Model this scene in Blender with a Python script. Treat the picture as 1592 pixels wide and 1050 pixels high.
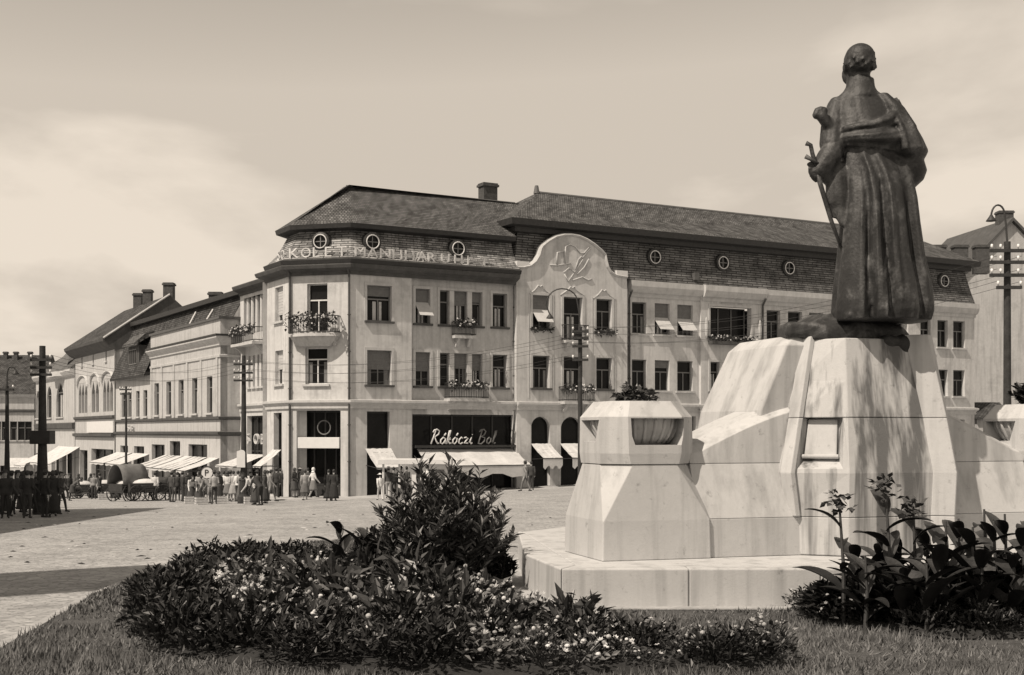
import bpy, bmesh, math, random
import numpy as np
from mathutils import Vector, Matrix
random.seed(7); RNG = np.random.default_rng(7)
for o in list(bpy.data.objects): bpy.data.objects.remove(o)
SC = bpy.context.scene; COL = SC.collection
# ------------------------------------------------------------------ camera
FPX, CX, HV, EYE = 2000.0, 796.0, 672.0, 4.0
cd = bpy.data.cameras.new('camera'); cam = bpy.data.objects.new('camera', cd); COL.objects.link(cam)
cam.location = (0, 0, EYE); cam.rotation_euler = (math.pi/2, 0, 0)
cd.sensor_width = 36; cd.lens = FPX/1592*36; cd.shift_y = (HV-525)/1592
cd.clip_end = 6000; cd.clip_start = 0.1
SC.camera = cam
# ------------------------------------------------------------------ sky and sun
S = Vector((-0.445, -0.43, 0.786)).normalized()
TINT = (1.135, 1.0, 0.845)
w = bpy.data.worlds.new('World'); SC.world = w; w.use_nodes = True
nt = w.node_tree; N = nt.nodes; L = nt.links
N.clear()
out = N.new('ShaderNodeOutputWorld'); bg = N.new('ShaderNodeBackground'); L.new(bg.outputs[0], out.inputs[0])
sky = N.new('ShaderNodeTexSky'); sky.sky_type = 'NISHITA'; sky.sun_disc = False
sky.sun_elevation = math.asin(S.z); sky.sun_rotation = math.atan2(S.x, S.y) % (2*math.pi)
sky.air_density = 1.0; sky.dust_density = 1.5
bw = N.new('ShaderNodeRGBToBW'); L.new(sky.outputs[0], bw.inputs[0])
pw = N.new('ShaderNodeMath'); pw.operation = 'POWER'; L.new(bw.outputs[0], pw.inputs[0]); pw.inputs[1].default_value = 1.5
tc = N.new('ShaderNodeTexCoord'); sep = N.new('ShaderNodeSeparateXYZ'); L.new(tc.outputs['Generated'], sep.inputs[0])
ad = N.new('ShaderNodeMath'); ad.operation = 'ADD'; L.new(sep.outputs[2], ad.inputs[0]); ad.inputs[1].default_value = 0.22
mx = N.new('ShaderNodeMath'); mx.operation = 'MAXIMUM'; L.new(ad.outputs[0], mx.inputs[0]); mx.inputs[1].default_value = 0.1
def mth(op, a, b):
    n = N.new('ShaderNodeMath'); n.operation = op
    for i, q in enumerate((a, b)):
        if isinstance(q, (int, float)): n.inputs[i].default_value = q
        else: L.new(q, n.inputs[i])
    return n.outputs[0]
cb = N.new('ShaderNodeCombineXYZ')
L.new(mth('DIVIDE', sep.outputs[0], mx.outputs[0]), cb.inputs[0]); L.new(mth('DIVIDE', sep.outputs[1], mx.outputs[0]), cb.inputs[1])
cn = N.new('ShaderNodeTexNoise'); cn.inputs['Scale'].default_value = 1.0; cn.inputs['Detail'].default_value = 7; cn.inputs['Roughness'].default_value = 0.52; cn.inputs['Distortion'].default_value = 0.25
mp = N.new('ShaderNodeMapping'); mp.inputs['Location'].default_value = (8.4, 0.6, 1.0); L.new(cb.outputs[0], mp.inputs[0]); L.new(mp.outputs[0], cn.inputs[0])
rp = N.new('ShaderNodeValToRGB'); L.new(cn.outputs[0], rp.inputs[0])
rp.color_ramp.elements[0].position = 0.46; rp.color_ramp.elements[0].color = (0.84, 0.84, 0.84, 1)
rp.color_ramp.elements[1].position = 0.575; rp.color_ramp.elements[1].color = (1.10, 1.10, 1.10, 1)
br = mth('MULTIPLY', mth('MINIMUM', pw.outputs[0], 4.75), rp.outputs[0])
tm = N.new('ShaderNodeVectorMath'); tm.operation = 'SCALE'; tm.inputs[0].default_value = TINT; L.new(br, tm.inputs['Scale'])
L.new(tm.outputs[0], bg.inputs[0]); bg.inputs[1].default_value = 0.140
sd = bpy.data.lights.new('sun', 'SUN'); sun = bpy.data.objects.new('sun', sd); COL.objects.link(sun)
sd.energy = 5.0; sd.angle = math.radians(0.53); sd.color = (1.0, 0.885, 0.755)
sun.location = (-30, -30, 60); sun.rotation_euler = (-S).to_track_quat('-Z', 'Y').to_euler()
SC.view_settings.view_transform = 'Standard'; SC.view_settings.look = 'None'
SC.view_settings.exposure = 0.0; SC.view_settings.gamma = 1.0; SC.view_settings.use_curve_mapping = False
SC.render.engine = 'CYCLES'
# ------------------------------------------------------------------ materials (a black and white place: greys)
MATS = {}
def mat(name, val, rough=0.8, amp=0.15, scale=3.0, bump=0.0, bscale=None, streak=0.0, spec=0.3, metal=0.0, stain=None, random_amp=0.0, tone=None, st=(0.48, 0.72)):
    if name in MATS: return MATS[name]
    m = bpy.data.materials.new(name); MATS[name] = m; m.use_nodes = True
    nt = m.node_tree; N = nt.nodes; L = nt.links; b = N['Principled BSDF']
    b.inputs['Roughness'].default_value = rough; b.inputs['Metallic'].default_value = metal
    b.inputs['Specular IOR Level'].default_value = spec
    tc = N.new('ShaderNodeTexCoord')
    def noise(sc, det=5, stretch=None, rgh=0.6):
        n = N.new('ShaderNodeTexNoise'); n.inputs['Scale'].default_value = sc; n.inputs['Detail'].default_value = det; n.inputs['Roughness'].default_value = rgh
        if stretch:
            mp = N.new('ShaderNodeMapping'); mp.inputs['Scale'].default_value = stretch; L.new(tc.outputs['Object'], mp.inputs[0]); L.new(mp.outputs[0], n.inputs[0])
        else: L.new(tc.outputs['Object'], n.inputs[0])
        return n.outputs[0]
    def mr(x, a0, a1, b0, b1):
        n = N.new('ShaderNodeMapRange'); L.new(x, n.inputs[0])
        for i, q in enumerate((a0, a1, b0, b1)): n.inputs[i+1].default_value = q
        return n.outputs[0]
    def mul(a, b_):
        n = N.new('ShaderNodeMath'); n.operation = 'MULTIPLY'
        for i, q in enumerate((a, b_)):
            if isinstance(q, (int, float)): n.inputs[i].default_value = q
            else: L.new(q, n.inputs[i])
        return n.outputs[0]
    c = mr(noise(scale), 0.3, 0.7, val*(1-amp), val*(1+amp))
    if amp > 0: c = mul(c, mr(noise(scale*9, 3), 0.3, 0.7, 1-amp*0.6, 1+amp*0.6))
    if streak: c = mul(c, mr(noise(2.2, 4, (1.6, 1.6, 0.10)), st[0], st[1], 1.0, 1-streak))
    if stain: c = mul(c, mr(noise(stain[0], 6, None, 0.7), stain[1], stain[1]+0.12, 1.0, 1-stain[2]))
    if random_amp:
        oi = N.new('ShaderNodeObjectInfo'); c = mul(c, mr(oi.outputs['Random'], 0, 1, 1-random_amp, 1+random_amp))
    cb = N.new('ShaderNodeCombineColor')
    t = tone or (1.0, 1.0, 1.0)
    for i in range(3): L.new(mul(c, t[i]), cb.inputs[i])
    L.new(cb.outputs[0], b.inputs['Base Color'])
    if bump:
        bn = N.new('ShaderNodeBump'); bn.inputs['Strength'].default_value = bump; bn.inputs['Distance'].default_value = 0.05
        L.new(noise(bscale or scale*6, 6), bn.inputs['Height']); L.new(bn.outputs[0], b.inputs['Normal'])
    return m
def tile_mat(name, v1, v2, mortar, bw=0.3, rh=0.19, lichen=0.0, bump=0.6):
    m = bpy.data.materials.new(name); MATS[name] = m; m.use_nodes = True
    nt = m.node_tree; N = nt.nodes; L = nt.links; b = N['Principled BSDF']; b.inputs['Roughness'].default_value = 0.85; b.inputs['Specular IOR Level'].default_value = 0.15
    tc = N.new('ShaderNodeTexCoord'); br = N.new('ShaderNodeTexBrick'); L.new(tc.outputs['UV'], br.inputs[0])
    for k, q in (('Color1', v1), ('Color2', v2), ('Mortar', mortar)): br.inputs[k].default_value = (q, q, q, 1)
    br.inputs['Scale'].default_value = 1.0; br.inputs['Brick Width'].default_value = bw; br.inputs['Row Height'].default_value = rh
    br.inputs['Mortar Size'].default_value = 0.035; br.inputs['Mortar Smooth'].default_value = 0.3; br.inputs['Bias'].default_value = 0.0
    n = N.new('ShaderNodeTexNoise'); n.inputs['Scale'].default_value = 0.9; n.inputs['Detail'].default_value = 8; n.inputs['Roughness'].default_value = 0.75; L.new(tc.outputs['UV'], n.inputs[0])
    r = N.new('ShaderNodeMapRange'); L.new(n.outputs[0], r.inputs[0]); r.inputs[1].default_value = 0.35; r.inputs[2].default_value = 0.68; r.inputs[3].default_value = 0.62; r.inputs[4].default_value = 1.5+lichen
    mm = N.new('ShaderNodeVectorMath'); mm.operation = 'SCALE'; L.new(br.outputs[0], mm.inputs[0]); L.new(r.outputs[0], mm.inputs['Scale'])
    L.new(mm.outputs[0], b.inputs['Base Color'])
    bp = N.new('ShaderNodeBump'); bp.inputs['Strength'].default_value = bump; bp.inputs['Distance'].default_value = 0.06; L.new(br.outputs['Color'], bp.inputs['Height']); L.new(bp.outputs[0], b.inputs['Normal'])
    return m
M = {}
M['plaster'] = mat('plaster', 0.52, 0.9, 0.10, 0.5, 0.15, 30, streak=0.24, stain=(0.55, 0.53, 0.20))
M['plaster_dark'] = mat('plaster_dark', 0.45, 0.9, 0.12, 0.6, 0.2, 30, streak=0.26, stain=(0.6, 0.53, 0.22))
M['plaster_white'] = mat('plaster_white', 0.43, 0.9, 0.10, 0.5, 0.15, 30, streak=0.28, stain=(0.5, 0.53, 0.22))
M['trim'] = mat('trim', 0.46, 0.8, 0.12, 2.0, 0.1, 30, streak=0.15)
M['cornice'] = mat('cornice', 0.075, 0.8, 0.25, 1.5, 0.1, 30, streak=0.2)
M['shopfront'] = mat('shopfront', 0.07, 0.6, 0.2, 1.0)
M['glass'] = mat('glass', 0.012, 0.15, 0.3, 1.0, spec=0.12)
M['frame'] = mat('frame', 0.16, 0.6, 0.1, 4)
M['frame_white'] = mat('frame_white', 0.62, 0.6, 0.1, 4)
M['blind'] = mat('blind', 0.15, 0.7, 0.15, 5)
M['blind_light'] = mat('blind_light', 0.45, 0.7, 0.1, 5)
M['tile'] = tile_mat('tile', 0.032, 0.068, 0.014, lichen=1.0)
M['tile_old'] = tile_mat('tile_old', 0.09, 0.21, 0.03, bw=0.95, rh=0.17, lichen=1.2)
M['tile_dark'] = tile_mat('tile_dark', 0.07, 0.12, 0.02, bw=0.9, rh=0.17, lichen=0.7)
M['tile_top'] = tile_mat('tile_top', 0.05, 0.095, 0.022, bw=0.22, rh=0.24, lichen=0.9)
M['metal_dark'] = mat('metal_dark', 0.035, 0.55, 0.2, 5)
M['wood_dark'] = mat('wood_dark', 0.035, 0.8, 0.3, 6, 0.3, 20)
M['lead'] = mat('lead', 0.10, 0.6, 0.2, 3)
M['white'] = mat('white', 0.6, 0.6, 0.06, 3, streak=0.08)
M['canvas'] = mat('canvas', 0.52, 0.9, 0.10, 1.5, 0.2, 8, streak=0.12)
M['canvas_dark'] = mat('canvas_dark', 0.16, 0.9, 0.2, 3)
M['brick'] = mat('brick', 0.07, 0.9, 0.3, 4, 0.4, 20)
M['sign_white'] = mat('sign_white', 0.62, 0.5, 0.05, 3)
M['letter_old'] = mat('letter_old', 0.52, 0.7, 0.35, 2)
M['ceramic'] = mat('ceramic', 0.75, 0.25, 0.05, 3, spec=0.5)
M['stone'] = mat('stone', 0.455, 0.85, 0.05, 1.3, 0.10, 40, streak=0.30, stain=(7.0, 0.60, 0.35), st=(0.48, 0.70))
M['stone_front'] = mat('stone_front', 0.45, 0.85, 0.05, 1.3, 0.10, 40, streak=0.72, stain=(7.0, 0.60, 0.35), st=(0.47, 0.62))
M['bronze'] = mat('bronze', 0.026, 0.55, 0.4, 2.5, 0.2, 30, streak=0.3, spec=0.4, stain=(3.0, 0.50, -1.8))
M['road'] = mat('road', 0.325, 0.95, 0.20, 0.7, 0.9, 6, stain=(0.35, 0.54, 0.24))
def setts(m):
    nt = m.node_tree; N = nt.nodes; L = nt.links; b = N['Principled BSDF']; tc = N.new('ShaderNodeTexCoord')
    vo = N.new('ShaderNodeTexVoronoi'); vo.feature = 'DISTANCE_TO_EDGE'; vo.inputs['Scale'].default_value = 6.5; L.new(tc.outputs['Object'], vo.inputs['Vector'])
    vc = N.new('ShaderNodeTexVoronoi'); vc.inputs['Scale'].default_value = 6.5; L.new(tc.outputs['Object'], vc.inputs['Vector'])
    r = N.new('ShaderNodeMapRange'); r.inputs[1].default_value = 0.0; r.inputs[2].default_value = 0.12; r.inputs[3].default_value = 0.62; r.inputs[4].default_value = 1.0; L.new(vo.outputs['Distance'], r.inputs[0])
    sp_ = N.new('ShaderNodeSeparateColor'); L.new(vc.outputs['Color'], sp_.inputs[0]); r2 = N.new('ShaderNodeMapRange'); r2.inputs[3].default_value = 0.84; r2.inputs[4].default_value = 1.2; L.new(sp_.outputs[0], r2.inputs[0])
    mu = N.new('ShaderNodeMath'); mu.operation = 'MULTIPLY'; L.new(r.outputs[0], mu.inputs[0]); L.new(r2.outputs[0], mu.inputs[1])
    src = b.inputs['Base Color'].links[0].from_socket; sc_ = N.new('ShaderNodeVectorMath'); sc_.operation = 'SCALE'; L.new(src, sc_.inputs[0]); L.new(mu.outputs[0], sc_.inputs['Scale']); L.new(sc_.outputs[0], b.inputs['Base Color'])
setts(M['road'])
M['pavement'] = mat('pavement', 0.36, 0.95, 0.14, 0.6, 0.3, 10)
M['kerb'] = mat('kerb', 0.34, 0.9, 0.2, 2, 0.3, 20)
M['lawn'] = mat('lawn', 0.075, 0.95, 0.35, 2.5, 0.8, 30)
M['grass'] = mat('grass', 0.13, 0.7, 0.45, 1.6)
M['soil'] = mat('soil', 0.03, 0.95, 0.3, 5, 0.6, 20)
M['leaf'] = mat('leaf', 0.038, 0.42, 0.45, 4, spec=0.45, random_amp=0.25)
M['leaf_dark'] = mat('leaf_dark', 0.015, 0.45, 0.4, 4, spec=0.35, random_amp=0.2)
M['leaf_light'] = mat('leaf_light', 0.075, 0.5, 0.45, 3, spec=0.35, random_amp=0.3)
M['leaf_sunlit'] = mat('leaf_sunlit', 0.13, 0.5, 0.45, 3, spec=0.4, random_amp=0.3)  # paler leaf colour that paints sunlit highlights into the tall shrub
M['petal'] = mat('petal', 0.44, 0.8, 0.3, 6, random_amp=0.4)
M['petal_dark'] = mat('petal_dark', 0.055, 0.7, 0.3, 8)
M['stem'] = mat('stem', 0.05, 0.7, 0.3, 5)
M['skin'] = mat('skin', 0.34, 0.6, 0.05, 3)
M['hair'] = mat('hair', 0.03, 0.6, 0.2, 8)
M['shoe'] = mat('shoe', 0.03, 0.5, 0.1, 5)
M['straw'] = mat('straw', 0.45, 0.9, 0.2, 9)
M['horse'] = mat('horse', 0.035, 0.6, 0.25, 3)
M['hill'] = mat('hill', 0.36, 1.0, 0.1, 0.02)  # pale tone stands in for haze over the distant hill
def grey(v):
    v = round(v, 2); return mat('cloth_%02d' % int(v*100), v, 0.85, 0.15, 6)
# ------------------------------------------------------------------ helpers
def norm2(v): l = math.hypot(*v); return (v[0]/l, v[1]/l)
class MB:
    def __init__(s): s.v = []; s.f = []; s.m = []; s.uv = {}
    def add(s, vs, fs, m=0):
        k = len(s.v); s.v += [tuple(p) for p in vs]; s.f += [tuple(i+k for i in f) for f in fs]; s.m += [m]*len(fs)
    def quad(s, a, b, c, d, m=0): s.add([a, b, c, d], [(0, 1, 2, 3)], m)
    def hexa(s, p, m=0):   # p: 4 bottom, 4 top (ccw)
        s.add(p, [(3, 2, 1, 0), (4, 5, 6, 7), (0, 1, 5, 4), (1, 2, 6, 5), (2, 3, 7, 6), (3, 0, 4, 7)], m)
    def box(s, x0, x1, y0, y1, z0, z1, m=0):
        s.hexa([(x0, y0, z0), (x1, y0, z0), (x1, y1, z0), (x0, y1, z0), (x0, y0, z1), (x1, y0, z1), (x1, y1, z1), (x0, y1, z1)], m)
    def fbox(s, F, t0, t1, o0, o1, z0, z1, m=0):
        P = F.pt
        s.hexa([P(t0, o0, z0), P(t0, o1, z0), P(t1, o1, z0), P(t1, o0, z0), P(t0, o0, z1), P(t0, o1, z1), P(t1, o1, z1), P(t1, o0, z1)], m)
    def loft(s, rings, cap=True, m=0, closed=True):
        n = len(rings[0]); k = len(s.v)
        for r in rings: s.v += [tuple(p) for p in r]
        for i in range(len(rings)-1):
            for j in range(n if closed else n-1):
                a = k+i*n+j; b = k+i*n+(j+1) % n
                s.f.append((a, b, b+n, a+n)); s.m.append(m)
        if cap:
            s.f.append(tuple(k+j for j in reversed(range(n)))); s.m.append(m)
            s.f.append(tuple(k+(len(rings)-1)*n+j for j in range(n))); s.m.append(m)
    def tube(s, pts, r, n=8, m=0, sq=(1, 1)):
        pts = [Vector(p) for p in pts]
        if not hasattr(r, '__len__'): r = [r]*len(pts)
        rings = []; up = None
        for i, p in enumerate(pts):
            d = (pts[min(i+1, len(pts)-1)]-pts[max(i-1, 0)]).normalized()
            if up is None: up = Vector((0, 0, 1)) if abs(d.z) < 0.9 else Vector((1, 0, 0))
            a = d.cross(up); a.normalize(); b = a.cross(d); b.normalize(); up = b
            rings.append([p+(a*math.cos(2*math.pi*j/n)*sq[0]+b*math.sin(2*math.pi*j/n)*sq[1])*r[i] for j in range(n)])
        s.loft(rings, True, m)
    def capsule(s, pts, r, n=10, m=0):
        pts = [Vector(p) for p in pts]
        if not hasattr(r, '__len__'): r = [r]*len(pts)
        d0 = (pts[0]-pts[1]).normalized(); d1 = (pts[-1]-pts[-2]).normalized()
        P = [pts[0]+d0*r[0]*0.9, pts[0]+d0*r[0]*0.6]+pts+[pts[-1]+d1*r[-1]*0.6, pts[-1]+d1*r[-1]*0.9]
        R = [r[0]*0.35, r[0]*0.8]+list(r)+[r[-1]*0.8, r[-1]*0.35]
        s.tube(P, R, n, m)
    def ell(s, c, r, n=14, k=9, m=0):
        rings = []
        for i in range(k):
            a = math.pi*(i+0.5)/k; rr = math.sin(a)
            rings.append([(c[0]+r[0]*rr*math.cos(2*math.pi*j/n), c[1]+r[1]*rr*math.sin(2*math.pi*j/n), c[2]-r[2]*math.cos(a)) for j in range(n)])
        s.loft(rings, True, m)
    def lathe(s, c, prof, n=20, m=0, cap=True):
        s.loft([[(c[0]+r*math.cos(2*math.pi*j/n), c[1]+r*math.sin(2*math.pi*j/n), c[2]+z) for j in range(n)] for r, z in prof], cap, m)
    def poly(s, pts, d, m=0):     # extrude polygon pts by vector d
        n = len(pts); d = Vector(d); pts = [Vector(p) for p in pts]
        s.add(pts+[p+d for p in pts], [tuple(range(n)), tuple(reversed(range(n, 2*n)))]+[(i, i+n, (i+1) % n+n, (i+1) % n) for i in range(n)], m)
    def sweep(s, path, prof, closed=False, m=0, uv=False, zf=None, endcap=True):
        n = len(path); offs = []
        for i in range(n):
            def nr(a, b):
                d = norm2((b[0]-a[0], b[1]-a[1])); return (d[1], -d[0])
            if closed: a, b = nr(path[i-1], path[i]), nr(path[i], path[(i+1) % n])
            elif i == 0: a = b = nr(path[0], path[1])
            elif i == n-1: a = b = nr(path[-2], path[-1])
            else: a, b = nr(path[i-1], path[i]), nr(path[i], path[i+1])
            k = 1+a[0]*b[0]+a[1]*b[1]; offs.append(((a[0]+b[0])/k, (a[1]+b[1])/k))
        k0 = len(s.v); P = len(prof)
        for i in range(n):
            zz = zf(i) if zf else 0
            for o, z in prof: s.v.append((path[i][0]+offs[i][0]*o, path[i][1]+offs[i][1]*o, z+zz))
        acc = [0]
        for i in range(n): acc.append(acc[-1]+math.dist(path[i], path[(i+1) % n]))
        pl = [0]
        for j in range(P-1): pl.append(pl[-1]+math.dist(prof[j], prof[j+1]))
        for i in range(n if closed else n-1):
            i2 = (i+1) % n
            for j in range(P-1):
                mm = m[j] if hasattr(m, '__len__') else m
                if uv: s.uv[len(s.f)] = [(acc[i], pl[j]), (acc[i+1], pl[j]), (acc[i+1], pl[j+1]), (acc[i], pl[j+1])]
                s.f.append((k0+i*P+j, k0+i2*P+j, k0+i2*P+j+1, k0+i*P+j+1)); s.m.append(mm)
        if not closed and endcap:
            mm = m[0] if hasattr(m, '__len__') else m
            s.f.append(tuple(k0+j for j in range(P))); s.m.append(mm)
            s.f.append(tuple(k0+(n-1)*P+j for j in reversed(range(P)))); s.m.append(mm)
    def mesh(s, name, off=(0, 0, 0)):
        me = bpy.data.meshes.new(name)
        me.from_pydata([(x-off[0], y-off[1], z-off[2]) for x, y, z in s.v], [], s.f)
        if any(s.m): me.polygons.foreach_set('material_index', s.m)
        if s.uv:
            u = me.uv_layers.new(name='UVMap')
            for fi, q in s.uv.items():
                for li, c in zip(me.polygons[fi].loop_indices, q): u.data[li].uv = c
        return me
    def build(s, name, mats, parent=None, smooth=False, bevel=0.0, fix=True):
        me = s.mesh(name, tuple(root_loc(parent)))
        if fix:
            bm = bmesh.new(); bm.from_mesh(me); bmesh.ops.recalc_face_normals(bm, faces=bm.faces); bm.to_mesh(me); bm.free()
        return put(name, me, mats, parent, smooth, bevel)
def root_loc(p):
    v = Vector((0, 0, 0))
    while p is not None: v += p.location; p = p.parent
    return v
def put(name, me, mats, parent=None, smooth=False, bevel=0.0):
    o = bpy.data.objects.new(name, me); COL.objects.link(o); o.parent = parent
    for q in (mats if isinstance(mats, (list, tuple)) else [mats]): me.materials.append(M[q] if isinstance(q, str) else q)
    if smooth: me.polygons.foreach_set('use_smooth', [True]*len(me.polygons))
    if bevel:
        b = o.modifiers.new('bevel', 'BEVEL'); b.width = bevel; b.segments = 2; b.limit_method = 'ANGLE'; b.angle_limit = math.radians(25)
    return o
def tag(o, label=None, cat=None, group=None, kind=None):
    if label: o['label'] = label
    if cat: o['category'] = cat
    if group: o['group'] = group
    if kind: o['kind'] = kind
    return o
def empty(name, loc, label, cat, group=None):
    o = bpy.data.objects.new(name, None); COL.objects.link(o); o.location = loc; o.empty_display_size = 0.3
    return tag(o, label, cat, group)
def copy_tree(o, parent=None):
    c = o.copy(); COL.objects.link(c); c.parent = parent
    for ch in list(o.children): copy_tree(ch, c)
    return c
class Frame:           # a facade plane: origin, direction along it, outward normal
    def __init__(s, o, d, out=0.0):
        s.d = norm2(d); s.n = (s.d[1], -s.d[0]); s.o = (o[0]+s.n[0]*out, o[1]+s.n[1]*out)
    def pt(s, t, out, z): return (s.o[0]+s.d[0]*t+s.n[0]*out, s.o[1]+s.d[1]*t+s.n[1]*out, z)
    def tx(s, px):     # where a line of sight at this bearing meets the plane
        k = (px-CX)/FPX; return (k*s.o[1]-s.o[0])/(s.d[0]-k*s.d[1])
    def Y(s, px): return s.o[1]+s.d[1]*s.tx(px)
    def z(s, px, v): return EYE+(HV-v)/FPX*s.Y(px)
def smooth01(x): x = min(1, max(0, x)); return x*x*(3-2*x)
def gz(x, y):          # the square falls away from the viewer and towards the left
    return EYE-1.75-0.029*min(max(y, 0), 170)+smooth01((y-25)/50)*(0.045 if x > -9.66 else 0.015)*(min(max(x, -75), 14)+9.66)
def gpt(px, v):
    p = gpt0(px, v); u, w_ = ((p.x-OX[0])*DR[0]+(p.y-OX[1])*DR[1]), ((p.x-OX[0])*DL[0]+(p.y-OX[1])*DL[1])
    d = max(-u, -w_, (CH-u-w_)/1.4142)
    if -.5 < d < 3.1: p.z += .13
    return p
def gpt0(px, v):
    y = 40.0
    for _ in range(60): y = 0.5*y+0.5*(EYE-gz((px-CX)/FPX*y, y))*FPX/(v-HV)
    x = (px-CX)/FPX*y; return Vector((x, y, gz(x, y)))
def at(px, v, y): return Vector(((px-CX)/FPX*y, y, EYE+(HV-v)/FPX*y))
def sculpt(mb, voxel, name, smooth_it=0):
    me = mb.mesh(name+'_raw'); bm = bmesh.new(); bm.from_mesh(me); bmesh.ops.recalc_face_normals(bm, faces=bm.faces); bm.to_mesh(me); bm.free()
    o = bpy.data.objects.new(name+'_raw', me); COL.objects.link(o)
    r = o.modifiers.new('r', 'REMESH'); r.mode = 'VOXEL'; r.voxel_size = voxel; r.use_smooth_shade = True
    if smooth_it:
        q = o.modifiers.new('s', 'SMOOTH'); q.factor = 0.5; q.iterations = smooth_it
    bpy.context.view_layer.update()
    dg = bpy.context.evaluated_depsgraph_get(); ev = o.evaluated_get(dg)
    res = bpy.data.meshes.new_from_object(ev); res.name = name
    bpy.data.objects.remove(o); return res
def cut(a, cutters, name):
    def ob(m_):
        me = m_.mesh('c'); bm = bmesh.new(); bm.from_mesh(me); bmesh.ops.recalc_face_normals(bm, faces=bm.faces); bm.to_mesh(me); bm.free(); o = bpy.data.objects.new('c', me); COL.objects.link(o); return o
    A = ob(a); Cs = [ob(c) for c in cutters]
    for c in Cs: m_ = A.modifiers.new('b', 'BOOLEAN'); m_.operation = 'DIFFERENCE'; m_.solver = 'EXACT'; m_.object = c
    bpy.context.view_layer.update(); me = bpy.data.meshes.new_from_object(A.evaluated_get(bpy.context.evaluated_depsgraph_get())); me.name = name
    for o in [A]+Cs: bpy.data.objects.remove(o)
    return me
def text_mesh(s, size, ext=0.02, shear=0.0, offset=0.0):
    c = bpy.data.curves.new('txt', 'FONT'); c.body = s; c.size = size; c.extrude = ext; c.shear = shear; c.offset = offset; c.resolution_u = 3
    o = bpy.data.objects.new('txt', c); COL.objects.link(o); bpy.context.view_layer.update()
    me = bpy.data.meshes.new_from_object(o.evaluated_get(bpy.context.evaluated_depsgraph_get())); bpy.data.objects.remove(o)
    return [v.co.copy() for v in me.vertices], [tuple(p.vertices) for p in me.polygons]
def leaves(mb, P, D, ln, wd, m=0, curl=0.15, up=None):
    for i in range(len(P)):
        p = Vector(P[i]); d = Vector(D[i]).normalized()
        l = ln[i] if hasattr(ln, '__len__') else ln; q = wd[i] if hasattr(wd, '__len__') else wd
        s = d.cross(Vector((random.gauss(0, .4), random.gauss(0, .4), 1.0)))
        if s.length < 1e-3: s = Vector((1, 0, 0))
        s.normalize(); nn = s.cross(d)
        mid = p+d*l*0.45+nn*curl*l*0.5
        tip = p+d*l-nn*curl*l*0.3
        mb.add([p, mid+s*q*0.5, tip, mid-s*q*0.5], [(0, 1, 2), (0, 2, 3)], m)
# ------------------------------------------------------------------ plan of the place
DR = norm2((0.869, 0.495)); DL = (-DR[1], DR[0])     # along the long wing / along the side street
CH = 2.81
OX = (-9.66-DR[0]*CH, 77-DR[1]*CH)
def UW(u, w_): return (OX[0]+DR[0]*u+DL[0]*w_, OX[1]+DR[1]*u+DL[1]*w_)
def UWz(u, w_, z): p = UW(u, w_); return (p[0], p[1], z)
# ------------------------------------------------------------------ ground
xs = np.unique(np.concatenate([np.linspace(-2500, -90, 14), np.arange(-90, 90, 2.5), np.linspace(90, 2500, 14)]))
ys = np.unique(np.concatenate([np.linspace(-400, -10, 8), np.arange(-10, 200, 2.5), np.linspace(200, 4500, 14)]))
g = MB(); nx = len(xs)
for y in ys:
    for x in xs: g.v.append((x, y, gz(x, y)))
for j in range(len(ys)-1):
    for i in range(nx-1): g.f.append((j*nx+i, j*nx+i+1, (j+1)*nx+i+1, (j+1)*nx+i)); g.m.append(0)
tag(g.build('road', 'road', smooth=True), kind='structure')
# pavement with a kerb in front of the houses
path = []
def run(a, b):
    n = max(2, int(math.dist(a, b)/1.5))
    for i in range(n): path.append((a[0]+(b[0]-a[0])*i/n, a[1]+(b[1]-a[1])*i/n))
pa, pb, pc, pd_ = UW(0.2, 95), UW(0.2, CH), UW(CH, 0.2), UW(58, 0.2)
run(pa, pb); run(pb, pc); run(pc, pd_); path.append(pd_)
zf = lambda i: gz(*path[i])
pv = MB(); pv.sweep(path, [(3.05, 0.128), (-0.5, 0.14)], zf=zf, endcap=False); tag(pv.build('pavement', 'pavement'), kind='structure')
kb = MB(); kb.sweep(path, [(3.33, -0.3), (3.33, 0.125), (3.05, 0.135), (3.05, -0.3)], zf=zf); tag(kb.build('kerb', 'kerb'), kind='structure')
hl = MB()
hp = [(-900+60*i, 1500+120*math.sin(i*.7), max(4, 62*math.exp(-((i-24)/9.0)**2)+14*math.sin(i*0.8)+18)) for i in range(48)]
hl.loft([[(x, y, -30) for x, y, z in hp], [(x, y, z*0.6) for x, y, z in hp], [(x, y+160, z) for x, y, z in hp], [(x, y+500, -30) for x, y, z in hp]], cap=False, closed=False)
tag(hl.build('hill', 'hill', smooth=True), kind='structure')
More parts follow.
